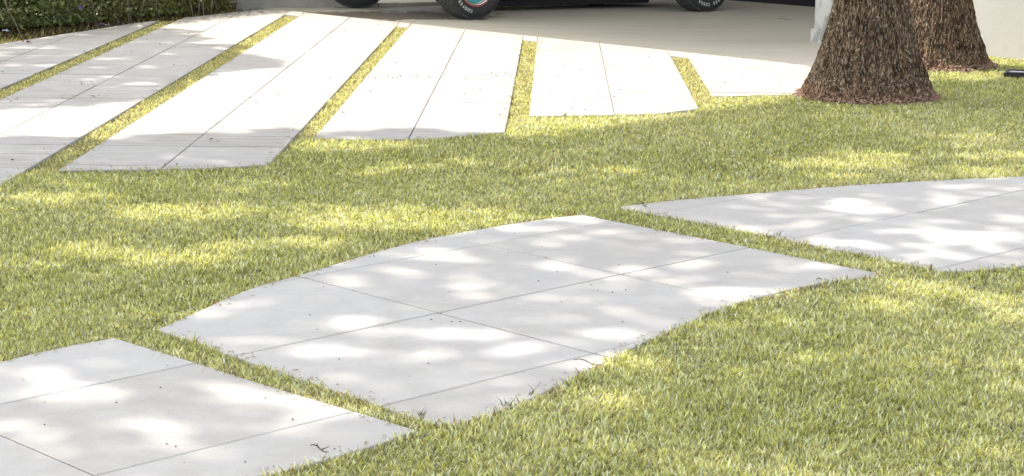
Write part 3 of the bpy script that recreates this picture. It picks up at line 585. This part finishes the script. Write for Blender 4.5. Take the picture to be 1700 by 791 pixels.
# verge under the hedge: sparse, dry, brownish
n = 30000
P = np.stack([RNG.uniform(-6.3, -2.3, n), RNG.uniform(14.5, 20.6, n)], 1)
hb = [np.array((-5.0, 16.5)), np.array((-2.72, 19.85))]
hd = (hb[1] - hb[0]) / np.linalg.norm(hb[1] - hb[0]); hn = np.array([-hd[1], hd[0]])
P = P[inside(P, verge_poly) & ((P - hb[0]) @ hn < .25)]
vg = grass_blades('verge_grass', P, .02, .045, .007, lambda P, n: np.where((RNG.random(n) < .6)[:, None], BROWN * .8, G1 * 1.0) * RNG.uniform(.6, 1.3, n)[:, None], root=-.04, lean=1.2)
tag(vg, kind='stuff'); vg['label'] = 'dry brownish verge between the hedge and driveway'

# a few long unmown blades standing out of the lawn's edge
def tuft(x, y, n, h, dark=True):
    mb = MB()
    for k in range(n):
        a = random.uniform(0, 6.28); l = random.uniform(.3, .9); hh = h * random.uniform(.6, 1.1); w = .0015
        bx, by = x + random.uniform(-.012, .012), y + random.uniform(-.012, .012)
        p0 = Vector((bx, by, -.02)); p1 = p0 + Vector((math.cos(a) * hh * l * .3, math.sin(a) * hh * l * .3, hh * .6)); p2 = p1 + Vector((math.cos(a) * hh * l * .6, math.sin(a) * hh * l * .6, hh * .4))
        s = Vector((w, w * .3, 0))
        mb.add([p0 - s, p0 + s, p1 + s, p1 - s, p2], [(0, 1, 2, 3), (3, 2, 4)])
    return mb
simple('tuft_green', (.16, .18, .08), .6, .3, 0, .3, 40, 0)

# ------------------------------------------------------------------ trees
def trunk(name, x, y, prof, sc, lean, mat, parent, seed, z_top):
    NA, zs = 520, []
    z = 0.0
    while z < z_top:
        zs.append(z); z += .0045 if z < .95 else (.02 if z < 1.6 else .12)
    zs = np.array(zs); A = np.linspace(0, 2 * np.pi, NA, endpoint=False)
    pz = np.array([p[0] for p in prof]); pr_ = np.array([p[1] for p in prof])
    R_ = np.interp(zs, pz, pr_)[:, None] * sc
    AA, ZZ = np.meshgrid(A, zs)
    v1, v2, v3 = VN(seed), VN(seed + 1), VN(seed + 2)
    def per(v, fa, fz, off=0):                        # wraps round the trunk
        return v(AA / (2 * np.pi) * fa * 1.0 + off + .25 * v3(AA / (2 * np.pi) * 64, ZZ * 12), ZZ * fz + off)
    # elongated furrows at two sizes, broken up along the height
    f1 = per(v1, 64, 2.6); f2 = per(v2, 192, 9); f3 = per(v3, 256, 60); lump = per(v2, 8, 1.6)
    ridge = np.abs(f1 - .5) * 2; ridge2 = np.abs(f2 - .5) * 2
    disp = .010 * (ridge ** .6) + .009 * (ridge2 ** .8) + .006 * f3 - .012 + .030 * (lump - .5)
    foot = np.clip(1 - ZZ / .10, 0, 1)                # fluted, ragged foot
    disp += foot * .035 * (per(v2, 32, 4) - .3)
    Rr = R_ + disp * np.clip(R_ / .2, .6, 1.6)
    X = Rr * np.cos(AA) + lean[0] * ZZ; Y = Rr * np.sin(AA) + lean[1] * ZZ
    V = np.stack([X, Y, ZZ - .03], 2).reshape(-1, 3)
    nz = len(zs); i = np.arange(nz - 1)[:, None] * NA; k = np.arange(NA)[None, :]; k2 = (k + 1) % NA
    quads = np.stack([i + k, i + k2, i + NA + k2, i + NA + k], 2).reshape(-1, 4)
    me = mesh_np(name, V, None, quads)
    me.polygons.foreach_set('use_smooth', [True] * len(me.polygons))
    return link(name, me, mat, parent)
prof = [(0, .455), (.03, .45), (.11, .415), (.24, .358), (.36, .318), (.47, .292), (.66, .245), (1.0, .225), (2.5, .20), (8, .17)]
def palm(x, y, sc, lean, mat, label, seed, roll=0):
    t = tag(empty('palm_tree', (x, y, 0)), label, 'palm tree', 'palm trees beside the driveway')
    trunk('trunk', x, y, prof, sc, lean, mat, t, seed, 7.6)
    # ring of rootlets and shed bark at the foot
    mb = MB(); r0 = .46 * sc
    for k in range(900):
        a = random.uniform(0, 6.283); r = r0 * random.uniform(.93, 1.09); l = random.uniform(.012, .035)
        z = random.uniform(-.012, .02) + max(0, (r0 - r)) * .6
        p = Vector((r * math.cos(a), r * math.sin(a), z)); d = Vector((random.uniform(-1, 1), random.uniform(-1, 1), random.uniform(-.3, .5))).normalized() * l
        s = d.cross(Vector((0, 0, 1))).normalized() * .006
        u = Vector((0, 0, .006))
        mb.add([p - d / 2 - s, p - d / 2 + s, p + d / 2 + s, p + d / 2 - s, p + u], [(0, 1, 4), (1, 2, 4), (2, 3, 4), (3, 0, 4)])
    o = mb.build('root_collar', M['collar'], t); o['kind'] = 'stuff'
    # crown of arching fronds above the frame
    mb = MB()
    for k in range(13):
        a = k * 2.4 + random.uniform(-.2, .2); el = .25 + .9 * (k / 13); L = 2.3; pts = []
        for s_ in range(9):
            q = s_ / 8; e = el - 1.5 * q * q
            pts.append((lean[0] * 7.4 + math.cos(a) * L * q * math.cos(el * .6), lean[1] * 7.4 + math.sin(a) * L * q * math.cos(el * .6), 7.4 + L * q * math.sin(el) - 1.5 * q * q))
        mb.tube(pts, [.025 * (1 - .8 * s_ / 8) for s_ in range(9)], 4)
        side = Vector((-math.sin(a), math.cos(a), 0))
        for s_ in range(40):
            q = .12 + .86 * s_ / 40; i = min(7, int(q * 8)); f = q * 8 - i
            p = Vector(pts[i]).lerp(Vector(pts[i + 1]), f); d = (Vector(pts[i + 1]) - Vector(pts[i])).normalized()
            for sg in (-1, 1):
                ll = .5 * math.sin(math.pi * (.12 + .8 * q)); tip = p + side * sg * ll * .85 + d * ll * .5 - Vector((0, 0, ll * .35))
                mb.add([p - d * .014, p + d * .014, tip], [(0, 1, 2)])
    o = mb.build('crown', M['frond_green'], t); o['kind'] = 'stuff'
    return t
simple('frond_green', (.06, .09, .03), .5, .4, 0, .2, 5, 0)
simple('collar', (.34, .22, .16), .95, .1, 0, .55, 45, .3)
palm(TREES[0][0], TREES[0][1], .965, (.006, .0), bark_front, 'large dark palm trunk with wide flared base, in front on the lawn', 21)
palm(TREES[1][0], TREES[1][1], .93, (.0, .0), bark_rear, 'russet palm trunk partly hidden behind the front one, against the plaster wall', 41)

# a broad tree whose high crown, above the frame, dapples the lawn, path and driveway
X0, Y0, CC, rows = CROWN
Tm = np.array([[int(c) for c in r] for r in rows], dtype=np.float32)      # leafiness seen along the sun's rays
ny, nx = Tm.shape
NL = 74000
gx = RNG.uniform(X0, X0 + nx * CC, NL); gy = RNG.uniform(Y0, Y0 + ny * CC, NL)
ix = np.clip(((gx - X0) / CC).astype(int), 0, nx - 1); iy = np.clip(((gy - Y0) / CC).astype(int), 0, ny - 1)
ok = RNG.random(NL) * 9 < Tm[iy, ix]
gx, gy = gx[ok], gy[ok]; n = len(gx)
zc = 8.4 + 3.4 * vn[3](gx * .6 + 7, gy * .6) + RNG.normal(0, .55, n)
zc = np.clip(zc, 7.4, 13.5)
hor = zc / math.tan(SUN_EL)
cx, cy = gx - SUN_H.x * hor, gy - SUN_H.y * hor
az = RNG.uniform(0, 2 * np.pi, n); ti = RNG.normal(0, .45, n); L = RNG.uniform(.085, .14, n); W = L * .5
dx = np.stack([np.cos(az), np.sin(az), ti * .6], 1) * L[:, None]; dy = np.stack([-np.sin(az), np.cos(az), RNG.normal(0, .4, n)], 1) * W[:, None]
Cn = np.stack([cx, cy, zc], 1)
V = np.stack([Cn - dx, Cn + dy, Cn + dx, Cn - dy], 1).reshape(-1, 3)
tint = np.repeat(np.array([[.07, .10, .035]]) * RNG.uniform(.7, 1.3, n)[:, None], 4, 0)
st = tag(empty('shade_tree', (-10.0, 13.0, 0)), 'broad leafy tree overhead whose crown dapples the lawn and path', 'tree')
me = mesh_np('crown', V - np.array([-10.0, 13.0, 0], dtype=np.float32), None, np.arange(n * 4).reshape(-1, 4), tint)
o = link('crown', me, crown_leaf_mat, st); o['kind'] = 'stuff'
mb = MB()
mb.tube([(0, 0, -.1), (.02, 0, .5), (-.05, 0, 2), (-.25, .1, 4.2), (-.6, .2, 6.2)], [.38, .27, .23, .20, .17], 14)
mb.build('trunk', M['stem_bark'], st, True)
for tx, ty in ((2, -4.6), (3.8, -3.4), (4.6, -2.2), (-3, -2), (-2, 4.5), (-.5, -5.0)):
    mb = MB(); p0 = Vector((-.6, .2, 6.1)); p1 = Vector((tx, ty, 9.2)); pts = [p0.lerp(p1, q) + Vector((0, 0, .6 * math.sin(q * 3.1))) for q in np.linspace(0, 1, 8)]
    mb.tube(pts, [.11 - .10 * q for q in np.linspace(0, .9, 8)], 8)
    mb.build('limb', M['stem_bark'], st, True)

# ------------------------------------------------------------------ garage, walls
# the roof reaches as far out as its shade on the paving shows
ROOF_SHIFT = 2.75 / math.tan(SUN_EL) * float(np.array([SUN_H.x, SUN_H.y]) @ E1)
AN = math.atan2(E2[1], E2[0])                        # along the opening
gar = tag(empty('garage', (*ee(13.43, -10.2), 0)), 'open carport with a grey pillar, dark back wall and shaded floor', 'garage')
def gpart(name, a0, a1, b0, b1, z0, z1, mat, bevel=0.0):
    c = np.array(ee((a0 + a1) / 2, (b0 + b1) / 2)); g0 = np.array(ee(13.43, -10.2)); c = c - g0
    mb = MB(); mb.box(c[0], c[1], z0, z1, b1 - b0, a1 - a0, AN)
    return mb.build(name, mat, gar, bevel=bevel)
# pillar stands on a slightly wider plinth: the plinth's left corner sits at the measured point
pb = float(np.array((2.55, 16.67)) @ E2); pa = 13.43
gpart('plinth', pa, pa + .30, pb, pb + .22, -.03, .115, pillar_mat, .004)
gpart('pillar', pa + .02, pa + .28, pb + .022, pb + .20, .115, 2.75, pillar_mat, .004)
gpart('roof', 13.2, 17.4, -19.6, pb + .22, 2.75, 2.95, M['roof_plaster'])
gpart('canopy_overhang', EDGE - ROOF_SHIFT, 13.197, -19.6, pb - .27, 2.75, 2.93, M['roof_plaster'])
gpart('back_wall', 16.56, 16.72, -18.4, pb + 1.2, 0, 2.75, M['black_wall'])

wc = np.array(ee(13.66 + .09, (pb + .235 - 6.0) / 2))
wroot = MB(); wroot.box(0, 0, -.1, 1.0, (-6.0 - (pb + .225)), .18, AN)
w = wroot.build('garden_wall', wall_mat); w.location = (wc[0], wc[1], 0)
tag(w, 'low warm plaster garden wall behind the two palm trunks', 'wall')
# low grey wall at the end of the hedge, behind the left wheel
lw = MB(); a = np.array((-2.86, 19.86)); b_ = np.array((-1.42, 20.02)); c = (a + b_) / 2; L = np.linalg.norm(b_ - a)
lw.box(0, 0, -.05, .62, L, .14, math.atan2(b_[1] - a[1], b_[0] - a[0]))
w = lw.build('low_wall', plaster('grey_plaster', (.40, .385, .34), (.30, .28, .24)), bevel=.005); w.location = (c[0] + .01, c[1] + .07, 0)
tag(w, 'low grey plaster wall between the hedge and the left tyre', 'wall')
# olive-brown wall showing through the hedge
hb0, hb1 = np.array((-6.6, 15.9)), np.array((-3.0, 20.9)); c = (hb0 + hb1) / 2
ow = MB(); ow.box(0, 0, -.05, .8, float(np.linalg.norm(hb1 - hb0)), .1, math.atan2(hb1[1] - hb0[1], hb1[0] - hb0[0]))
w = ow.build('hedge_wall', plaster('olive_brown_plaster', (.20, .16, .07), (.10, .08, .04)), bevel=.005); w.location = (c[0], c[1], 0)
tag(w, 'olive brown wall showing dimly through the hedge stems', 'wall')
# added strip standing in for the lighter floor beyond the vehicle's shadow
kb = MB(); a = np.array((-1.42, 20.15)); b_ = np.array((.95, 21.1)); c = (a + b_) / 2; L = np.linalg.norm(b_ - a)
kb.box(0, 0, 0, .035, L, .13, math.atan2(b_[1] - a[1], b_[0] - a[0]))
w = kb.build('lit_floor_strip', floor_mat, bevel=.004); w.location = (c[0], c[1], 0)
tag(w, 'added low strip standing in for the lighter garage floor beyond the vehicle shadow', 'lit floor strip')

# ------------------------------------------------------------------ vehicle: only the tyres reach into the picture
car = tag(empty('parked_car', (.2, 19.9, 0)), 'parked vehicle on white lettered tyres and turquoise wheels in the garage shade', 'car')
R_T, W_T = .347, .235
def ring_lathe(profile, n=96):
    """profile: (radius, y) pairs, revolved about the wheel's axle (local Y)"""
    V, F = [], []; k = len(profile)
    for i in range(n):
        a = 2 * math.pi * i / n
        for r, y in profile: V.append((r * math.sin(a), y, r * math.cos(a)))
    for i in range(n):
        for j in range(k - 1):
            F.append((i * k + j, i * k + j + 1, ((i + 1) % n) * k + j + 1, ((i + 1) % n) * k + j))
    return V, F
def letters(text, a0, pitch, r, h):
    mb = []
    for i, ch in enumerate(text):
        if ch == ' ': continue
        cu = bpy.data.curves.new('glyph', 'FONT'); cu.body = ch; cu.size = 1.0; cu.align_x = 'CENTER'; cu.extrude = .03; cu.offset = .025; cu.resolution_u = 3
        ob = bpy.data.objects.new('glyph', cu); col.objects.link(ob)
        dg = bpy.context.evaluated_depsgraph_get(); me = bpy.data.meshes.new_from_object(ob.evaluated_get(dg))
        a = math.radians(a0 + pitch * i); ca, sa = math.cos(a), math.sin(a); V = []
        for v in me.vertices:
            x, y, z = v.co; x *= h * 1.15; y = (y - .35) * h * 1.45
            rr = r + y
            V.append((rr * sa + x * ca, -z * .08, rr * ca - x * sa))
        g_ = MB(); g_.add(V, [tuple(p.vertices) for p in me.polygons]); mb.append(g_)
        bpy.data.objects.remove(ob); bpy.data.curves.remove(cu); bpy.data.meshes.remove(me)
    return mb
def wheel(x, y, yaw, a0, lettered=True):
    """outer face looks along local -Y; yaw turns it"""
    # wheel > tyre, rim ; axle centre at the tyre's middle
    w = W_T
    P = [(.205, -w / 2 + .018), (.225, -w / 2 + .004), (.25, -w / 2 - .002), (.285, -w / 2 - .002), (.315, -w / 2 + .010), (.332, -w / 2 + .030), (.340, -w / 2 + .05),
         (.341, 0), (.340, w / 2 - .05), (.332, w / 2 - .03), (.315, w / 2 - .01), (.25, w / 2), (.205, w / 2 - .02)]
    V, F = ring_lathe(P)
    me = mesh_of('wheel', V, F)
    o = link('wheel', me, M['rubber'], car, True)
    o.location = (x - .2, y - 19.9, R_T - .003); o.rotation_euler = (0, 0, yaw)
    # tread blocks
    mb = MB()
    nb = 64
    for i in range(nb):
        for j, yy in enumerate((-.088, -.052, -.014, .024, .060, .092)):
            a = 2 * math.pi * (i + .5 * (j % 2)) / nb; sk = .25 if j in (0, 5) else .6
            hw, hl = .0150, .0125; r0, r1 = (.325, .3405) if j in (0, 5) else (.338, R_T)
            if j == 0: r1 = .3445
            C8 = []
            for r in (r0, r1):
                for (u_, t_) in ((-1, -1), (1, -1), (1, 1), (-1, 1)):
                    aa = a + (t_ * hl + u_ * sk * .006 * (1 if j % 2 else -1)) / r
                    C8.append((r * math.sin(aa), yy + u_ * hw, r * math.cos(aa)))
            mb.add(C8, [(4, 5, 6, 7), (0, 1, 5, 4), (1, 2, 6, 5), (2, 3, 7, 6), (3, 0, 4, 7)])
    t = mb.build('tread', M['tread'], o); t['kind'] = 'stuff'
    # sidewall ribs
    V, F = ring_lathe([(.300, -w / 2 + .003), (.303, -w / 2 - .004), (.306, -w / 2 + .004)]); link('sidewall_rib', mesh_of('sidewall_rib', V, F), M['rubber'], o, True)
    if lettered:
        mb = letters('COOPER COBRA', a0, 7.6, .270, .031)
        for g_ in mb + letters('COOPER COBRA', a0 + 180, 7.6, .270, .031):
            l = g_.build('letter', M['white_lettering'], o); l.location = (0, -w / 2 - .0035, 0)
    V, F = ring_lathe([(.214, -w / 2 + .012), (.211, -w / 2 + .002), (.203, -w / 2 - .004), (.196, -w / 2 + .002), (.182, -w / 2 + .016), (.176, -w / 2 + .034)]); link('rim', mesh_of('rim', V, F), M['chrome'], o, True)
    V, F = ring_lathe([(.222, -w / 2 + .001), (.2145, -w / 2 - .001), (.213, -w / 2 + .012)]); link('pinstripe', mesh_of('pinstripe', V, F), M['red_stripe'], o, True)
    V, F = ring_lathe([(.177, -w / 2 + .034), (.165, -w / 2 + .055), (.12, -w / 2 + .060), (.10, -w / 2 + .035), (.075, -w / 2 + .02), (.06, -w / 2 + .012), (.002, -w / 2 + .008)])
    link('wheel_disc', mesh_of('wheel_disc', V, F), M['teal_paint'], o, True)
    return o
simple('tread', (.075, .076, .072), .85, .2, 0, .35, 60, .2)
wheel(-.430, 18.74, math.radians(41), 196)
wheel(1.905, 19.86, math.radians(40), 126)
wheel(-1.615, 20.0, math.radians(22), 60, False)
wheel(.84, 20.62, math.radians(30), 60, False)
# body, above the frame: chassis, sills, cabin
by = math.radians(22.6)
def cbox(name, cx, cy, z0, z1, lx, ly, mat, bevel=.03):
    mb = MB(); mb.box(cx, cy, z0, z1, lx, ly, by); return mb.build(name, mat, car, bevel=bevel)
cbox('chassis', .0, .22, .21, .36, 3.3, 1.05, M['dark_underbody'], .01)
cbox('body', .0, .22, .72, 1.12, 3.75, 1.62, M['car_paint'], .08)
cbox('bumper', -1.84, -.55, .42, .56, .12, 1.5, M['chrome'], .03)
cbox('cabin', .35, .37, 1.12, 1.62, 1.7, 1.4, M['dark_glass'], .1)
cbox('under_car_shade', .10, .30, .05, .105, 2.1, .75, M['dark_underbody'], .01)  # thin dark slab added to stand in for the shade under the vehicle
cbox('gearbox', .52, .60, .055, .21, .42, .28, M['dark_underbody'], .02)

# ------------------------------------------------------------------ hedge
hz = tag(empty('hedge', (-3.9, 18.2, 0)), 'dense leafy hedge with bare pale stems at its foot along the driveway', 'hedge')
H0 = np.array((-6.3, 14.75)); H1 = np.array((-2.80, 19.80)); HL = np.linalg.norm(H1 - H0)
# follow the measured foot line: two legs
foot = [(-6.6, 14.9), (-4.55, 17.12), (-3.98, 17.78), (-3.47, 18.6), (-2.78, 19.80)]
fl_ = [np.array(p) for p in foot]; seg = [np.linalg.norm(b - a) for a, b in zip(fl_, fl_[1:])]; cum = np.concatenate([[0], np.cumsum(seg)])
def foot_at(s, d):
    """s metres along the foot line, d metres behind it"""
    i = int(np.clip(np.searchsorted(cum, s) - 1, 0, len(seg) - 1)); t = (s - cum[i]) / seg[i]
    dr = (fl_[i + 1] - fl_[i]) / seg[i]; nn = np.array([-dr[1], dr[0]])
    return fl_[i] + dr * (s - cum[i]) + nn * d
S_TOT = float(cum[-1])
n = 38000
ss = RNG.uniform(0, S_TOT, n); dd = .04 + .9 * RNG.random(n) ** 1.6
zl = .015 + 1.1 * RNG.random(n) ** 1.8
# bare windows near the foot where stems show
clump = vn[4](ss * 3.0, zl * 4); bare = (zl < .25) & (clump < .36 - zl * .4) & (dd < .35)
right = (ss > S_TOT * .66) & (zl < .30) & (RNG.random(n) < .35)
k = ~(bare | right); ss, dd, zl = ss[k], dd[k], zl[k]; n = len(ss)
pos = np.array([foot_at(a, d) for a, d in zip(ss, dd)]); C3 = np.stack([pos[:, 0] + 3.9, pos[:, 1] - 18.2, zl], 1)
az = RNG.uniform(0, 2 * np.pi, n); L = RNG.uniform(.022, .038, n); W = L * RNG.uniform(.38, .52, n)
dv = np.stack([np.cos(az), np.sin(az), RNG.normal(-.35, .5, n)], 1); dv /= np.linalg.norm(dv, axis=1)[:, None]
sv = np.cross(dv, np.stack([RNG.normal(0, .4, n), RNG.normal(0, .4, n), np.ones(n)], 1)); sv /= np.linalg.norm(sv, axis=1)[:, None]
nv = np.cross(sv, dv)
q = np.stack([C3 - dv * L[:, None], C3 + sv * W[:, None] + nv * W[:, None] * .3, C3 + dv * L[:, None], C3 - sv * W[:, None] + nv * W[:, None] * .3], 1)
b4 = np.arange(n)[:, None] * 4
tri = np.concatenate([b4 + [0, 2, 1], b4 + [0, 3, 2]], 0)
t_ = np.where((RNG.random(n) < .12)[:, None], np.array([[.22, .22, .07]]), np.array([[.19, .215, .09]])) * RNG.uniform(.5, 2.0, n)[:, None]
me = mesh_np('foliage', q.reshape(-1, 3), tri, None, np.repeat(t_, 4, 0))
o = link('foliage', me, hedge_leaf_mat, hz); o['kind'] = 'stuff'
random.seed(9)
for k in range(46):
    s = random.uniform(.3, 1) ** .8 * S_TOT if k > 6 else S_TOT * random.uniform(.6, .95)
    d = random.uniform(.05, .4); p = foot_at(s, d); zt = random.uniform(.5, 1.1); r = random.uniform(.005, .011)
    ax, ay = random.uniform(-.12, .12), random.uniform(-.1, .1)
    pts = [(p[0] + 3.9 + ax * q + .03 * math.sin(q * 5 + k), p[1] - 18.2 + ay * q, -.05 + zt * q) for q in np.linspace(0, 1, 6)]
    mb = MB(); mb.tube(pts, [r * (1 - .5 * q) for q in np.linspace(0, 1, 6)], 6); mb.build('stem', M['stem_bark'], hz, True)

def flower(x, y, z, r, mat, name, label, parent=None, n=6, tilt=0):
    mb = MB()
    for k in range(n):
        a = 2 * math.pi * k / n + random.uniform(-.2, .2); c = Vector((x, y, z)); u = Vector((math.cos(a), -.35, math.sin(a) * (1 - tilt) + random.uniform(0, .2))).normalized(); v = u.cross(Vector((0, 1, .2))).normalized()
        mb.add([c, c + u * r * .6 + v * r * .42, c + u * r, c + u * r * .6 - v * r * .42], [(0, 1, 2), (0, 2, 3)])
    return mb.build(name, mat, parent)
flower(-3.97 + 3.9, 17.80 - 18.2, .155, .021, M['purple_petal'], 'flower', None, hz)
p = foot_at(S_TOT * .72, .0); flower(-3.93 + 3.9, 17.84 - 18.2, .245, .02, M['purple_petal'], 'flower', None, hz)

# ------------------------------------------------------------------ small things
def petals(name, x, y, z, n, spread, r, mats, label, cat):
    root = tag(empty(name, (x, y, z)), label, cat)
    for mi, mt in enumerate(mats):
        mb = MB()
        for k in range(n):
            c = Vector((random.gauss(0, spread), random.gauss(0, spread * .5), random.uniform(0, .012))); a = random.uniform(0, 6.28)
            u = Vector((math.cos(a), math.sin(a), random.uniform(-.1, .5))) * r; v = Vector((-math.sin(a), math.cos(a), random.uniform(-.3, .3))) * r * .6
            mb.add([c - u, c + v + Vector((0, 0, r * .4)), c + u, c - v], [(0, 1, 2), (0, 2, 3)])
        mb.build('petal', mt, root)
    return root
petals('fallen_flowers', -3.76, 17.62, .012, 9, .045, .016, [M['purple_petal']], 'fallen purple blossoms on the verge edge beside the driveway', 'flowers')
petals('fallen_flower', -4.43, 16.90, .012, 7, .012, .018, [M['white_petal']], 'pale crumpled blossom lying in the verge below the hedge', 'flower')
petals('dead_leaf', -4.02, 16.0, .008, 3, .02, .024, [M['dead_leaf']], 'dry brown leaf on the shaded tile nearest the hedge', 'leaf')
petals('dead_leaf', -1.66, 10.63, .006, 3, .03, .014, [M['dead_leaf']], 'dry reddish leaf scraps on the driveway tile near the lawn', 'leaf')

def twig(x, y, ang, L, label, fork=True, lift=.006):
    root = MB()
    pts = [(math.cos(ang) * L * (q - .5) , math.sin(ang) * L * (q - .5), lift + .006 * math.sin(q * 6)) for q in np.linspace(0, 1, 6)]
    root.tube(pts, [.0012, .0018, .002, .0018, .0014, .0008], 6)
    if fork:
        p = Vector(pts[3]); root.tube([p, p + Vector((math.cos(ang + .7) * L * .3, math.sin(ang + .7) * L * .3, .01))], [.0022, .0008], 5)
        p = Vector(pts[2]); root.tube([p, p + Vector((math.cos(ang - .8) * L * .22, math.sin(ang - .8) * L * .22, .012))], [.0022, .0008], 5)
    o = root.build('twig', M['dry_twig'], None, True); o.location = (x, y, 0)
    return tag(o, label, 'twig')
TW = TWIGS
twig(*TW[0], -.9, .055, 'dark dry twig lying on the corner of the right path pad')
twig(*TW[1], -.75, .075, 'forked dark twig on the lower left slab near the lawn', True)
twig(*TW[2], -.5, .10, 'thin dry stem on the middle pad near its lower right edge', False)
twig(*TW[3], .1, .16, 'curled brown sliver on the garage floor left of the pillar', False)
twig(*TW[4], .7, .05, 'tiny pale twig on the middle pad beside its right corner', False)
TL = ['dark grass tuft poking over the lower rim of the middle pad', 'short dark tuft where the near lawn meets the middle pad',
      'long grass wisps at the near end of the left gap', 'stray upright tuft in the gap beside the right pad', 'single dark sprig on the driveway lip below the fourth strip', 'wispy tuft leaning over the right end of the long gap']
for (x, y), lab, h in zip(TUFTS, TL, (.05, .045, .042, .05, .05, .042)):
    o = tuft(0, 0, 7, h).build('grass_tuft', M['tuft_green']); o.location = (x, y, 0); tag(o, lab, 'grass tuft')

# seeds, crumbs and leaf bits scattered over the paving: nobody could count them
mb = MB(); random.seed(4)
def crumb(x, y, s, z=.001):
    a = random.uniform(0, 6.28); e = random.uniform(.35, 1); u = Vector((math.cos(a), math.sin(a), 0)) * s; v = Vector((-math.sin(a), math.cos(a), 0)) * s * e; c = Vector((x, y, z))
    mb.add([c - u - v, c + u - v * .6, c + u + v, c - u * .7 + v, c + Vector((0, 0, s * .8))], [(0, 1, 4), (1, 2, 4), (2, 3, 4), (3, 0, 4)])
for x, y, s in CRUMBS: crumb(x, y, s)
for pad in PATH_PADS:
    xs = [p[0] for p in pad]; ys = [p[1] for p in pad]; c = 0
    while c < 55:
        q = (random.uniform(min(xs), max(xs)), random.uniform(min(ys), max(ys)))
        if inside(np.array([q]), pad)[0]: crumb(*q, random.choice((.0008, .001, .0015, .002))); c += 1
for key, P in bay_final.items():
    xs = [p[0] for p in P]; ys = [p[1] for p in P]; c = 0
    while c < 35:
        q = (random.uniform(min(xs), max(xs)), random.uniform(min(ys), max(ys)))
        if inside(np.array([q]), P)[0]:
            if random.random() < .15:
                for _ in range(8): crumb(q[0] + random.gauss(0, .10), q[1] + random.gauss(0, .04), random.uniform(.003, .006))
            crumb(*q, random.choice((.003, .004, .005, .008))); c += 1
o = mb.build('litter', M['debris']); tag(o, kind='stuff'); o['label'] = 'tiny dark seeds and crumbs scattered on the paving'

# mown clippings and crumbs of soil drifted along the slab edges
mb = MB()
for pad in PATH_PADS + [[tuple(p) for p in P] for k_, P in bay_final.items() if k_ != 'Z']:
    n = len(pad); A_ = area(pad)
    for i in range(n):
        a = np.array(pad[i]); b = np.array(pad[(i + 1) % n]); L = float(np.linalg.norm(b - a))
        if L < .01 or min(a[1], b[1]) > 15: continue
        d = (b - a) / L; nn = np.array([-d[1], d[0]]) * (1 if A_ > 0 else -1)
        for _ in range(int(min(L, 8) * 42)):
            q = a + random.random() * (b - a) + nn * abs(random.gauss(0, .028)); w_ = random.uniform(0, 6.28); l = random.uniform(.003, .011)
            u = Vector((math.cos(w_) * l, math.sin(w_) * l, 0)); v = Vector((-math.sin(w_), math.cos(w_), 0)) * .0012; c = Vector((q[0], q[1], .0035))
            mb.add([c - u - v, c + u - v, c + u + v, c - u + v, c + Vector((0, 0, .0025))], [(0, 1, 4), (1, 2, 4), (2, 3, 4), (3, 0, 4)])
o = mb.build('clippings', M['clipping']); tag(o, kind='stuff'); o['label'] = 'dry grass clippings drifted along the edges of the paving'

# black box with a grey lid in the lawn by the wall
vb = tag(empty('garden_light', (3.86, 14.19, 0), math.radians(-12)), 'flat black garden light with grey panel lying in the grass at the right', 'garden light')
mb = MB()
for (cx, cy, lx, ly) in ((0, -.10, .46, .022), (0, .10, .46, .022), (-.22, 0, .022, .18), (.22, 0, .022, .18)): mb.box(cx, cy, -.02, .034, lx, ly)
mb.build('frame', M['black_plastic'], vb)
mb = MB(); mb.box(0, 0, .0, .024, .416, .176); mb.build('panel', M['grey_plastic'], vb)
mb = MB(); mb.box(-.235, -.03, -.02, .022, .03, .05); mb.build('bracket', M['black_plastic'], vb)

# ------------------------------------------------------------------ render
scene.render.engine = 'CYCLES'
scene.render.resolution_x, scene.render.resolution_y = 1024, 476
scene.cycles.max_bounces = 6
scene.cycles.diffuse_bounces = 4
scene.cycles.transparent_max_bounces = 4
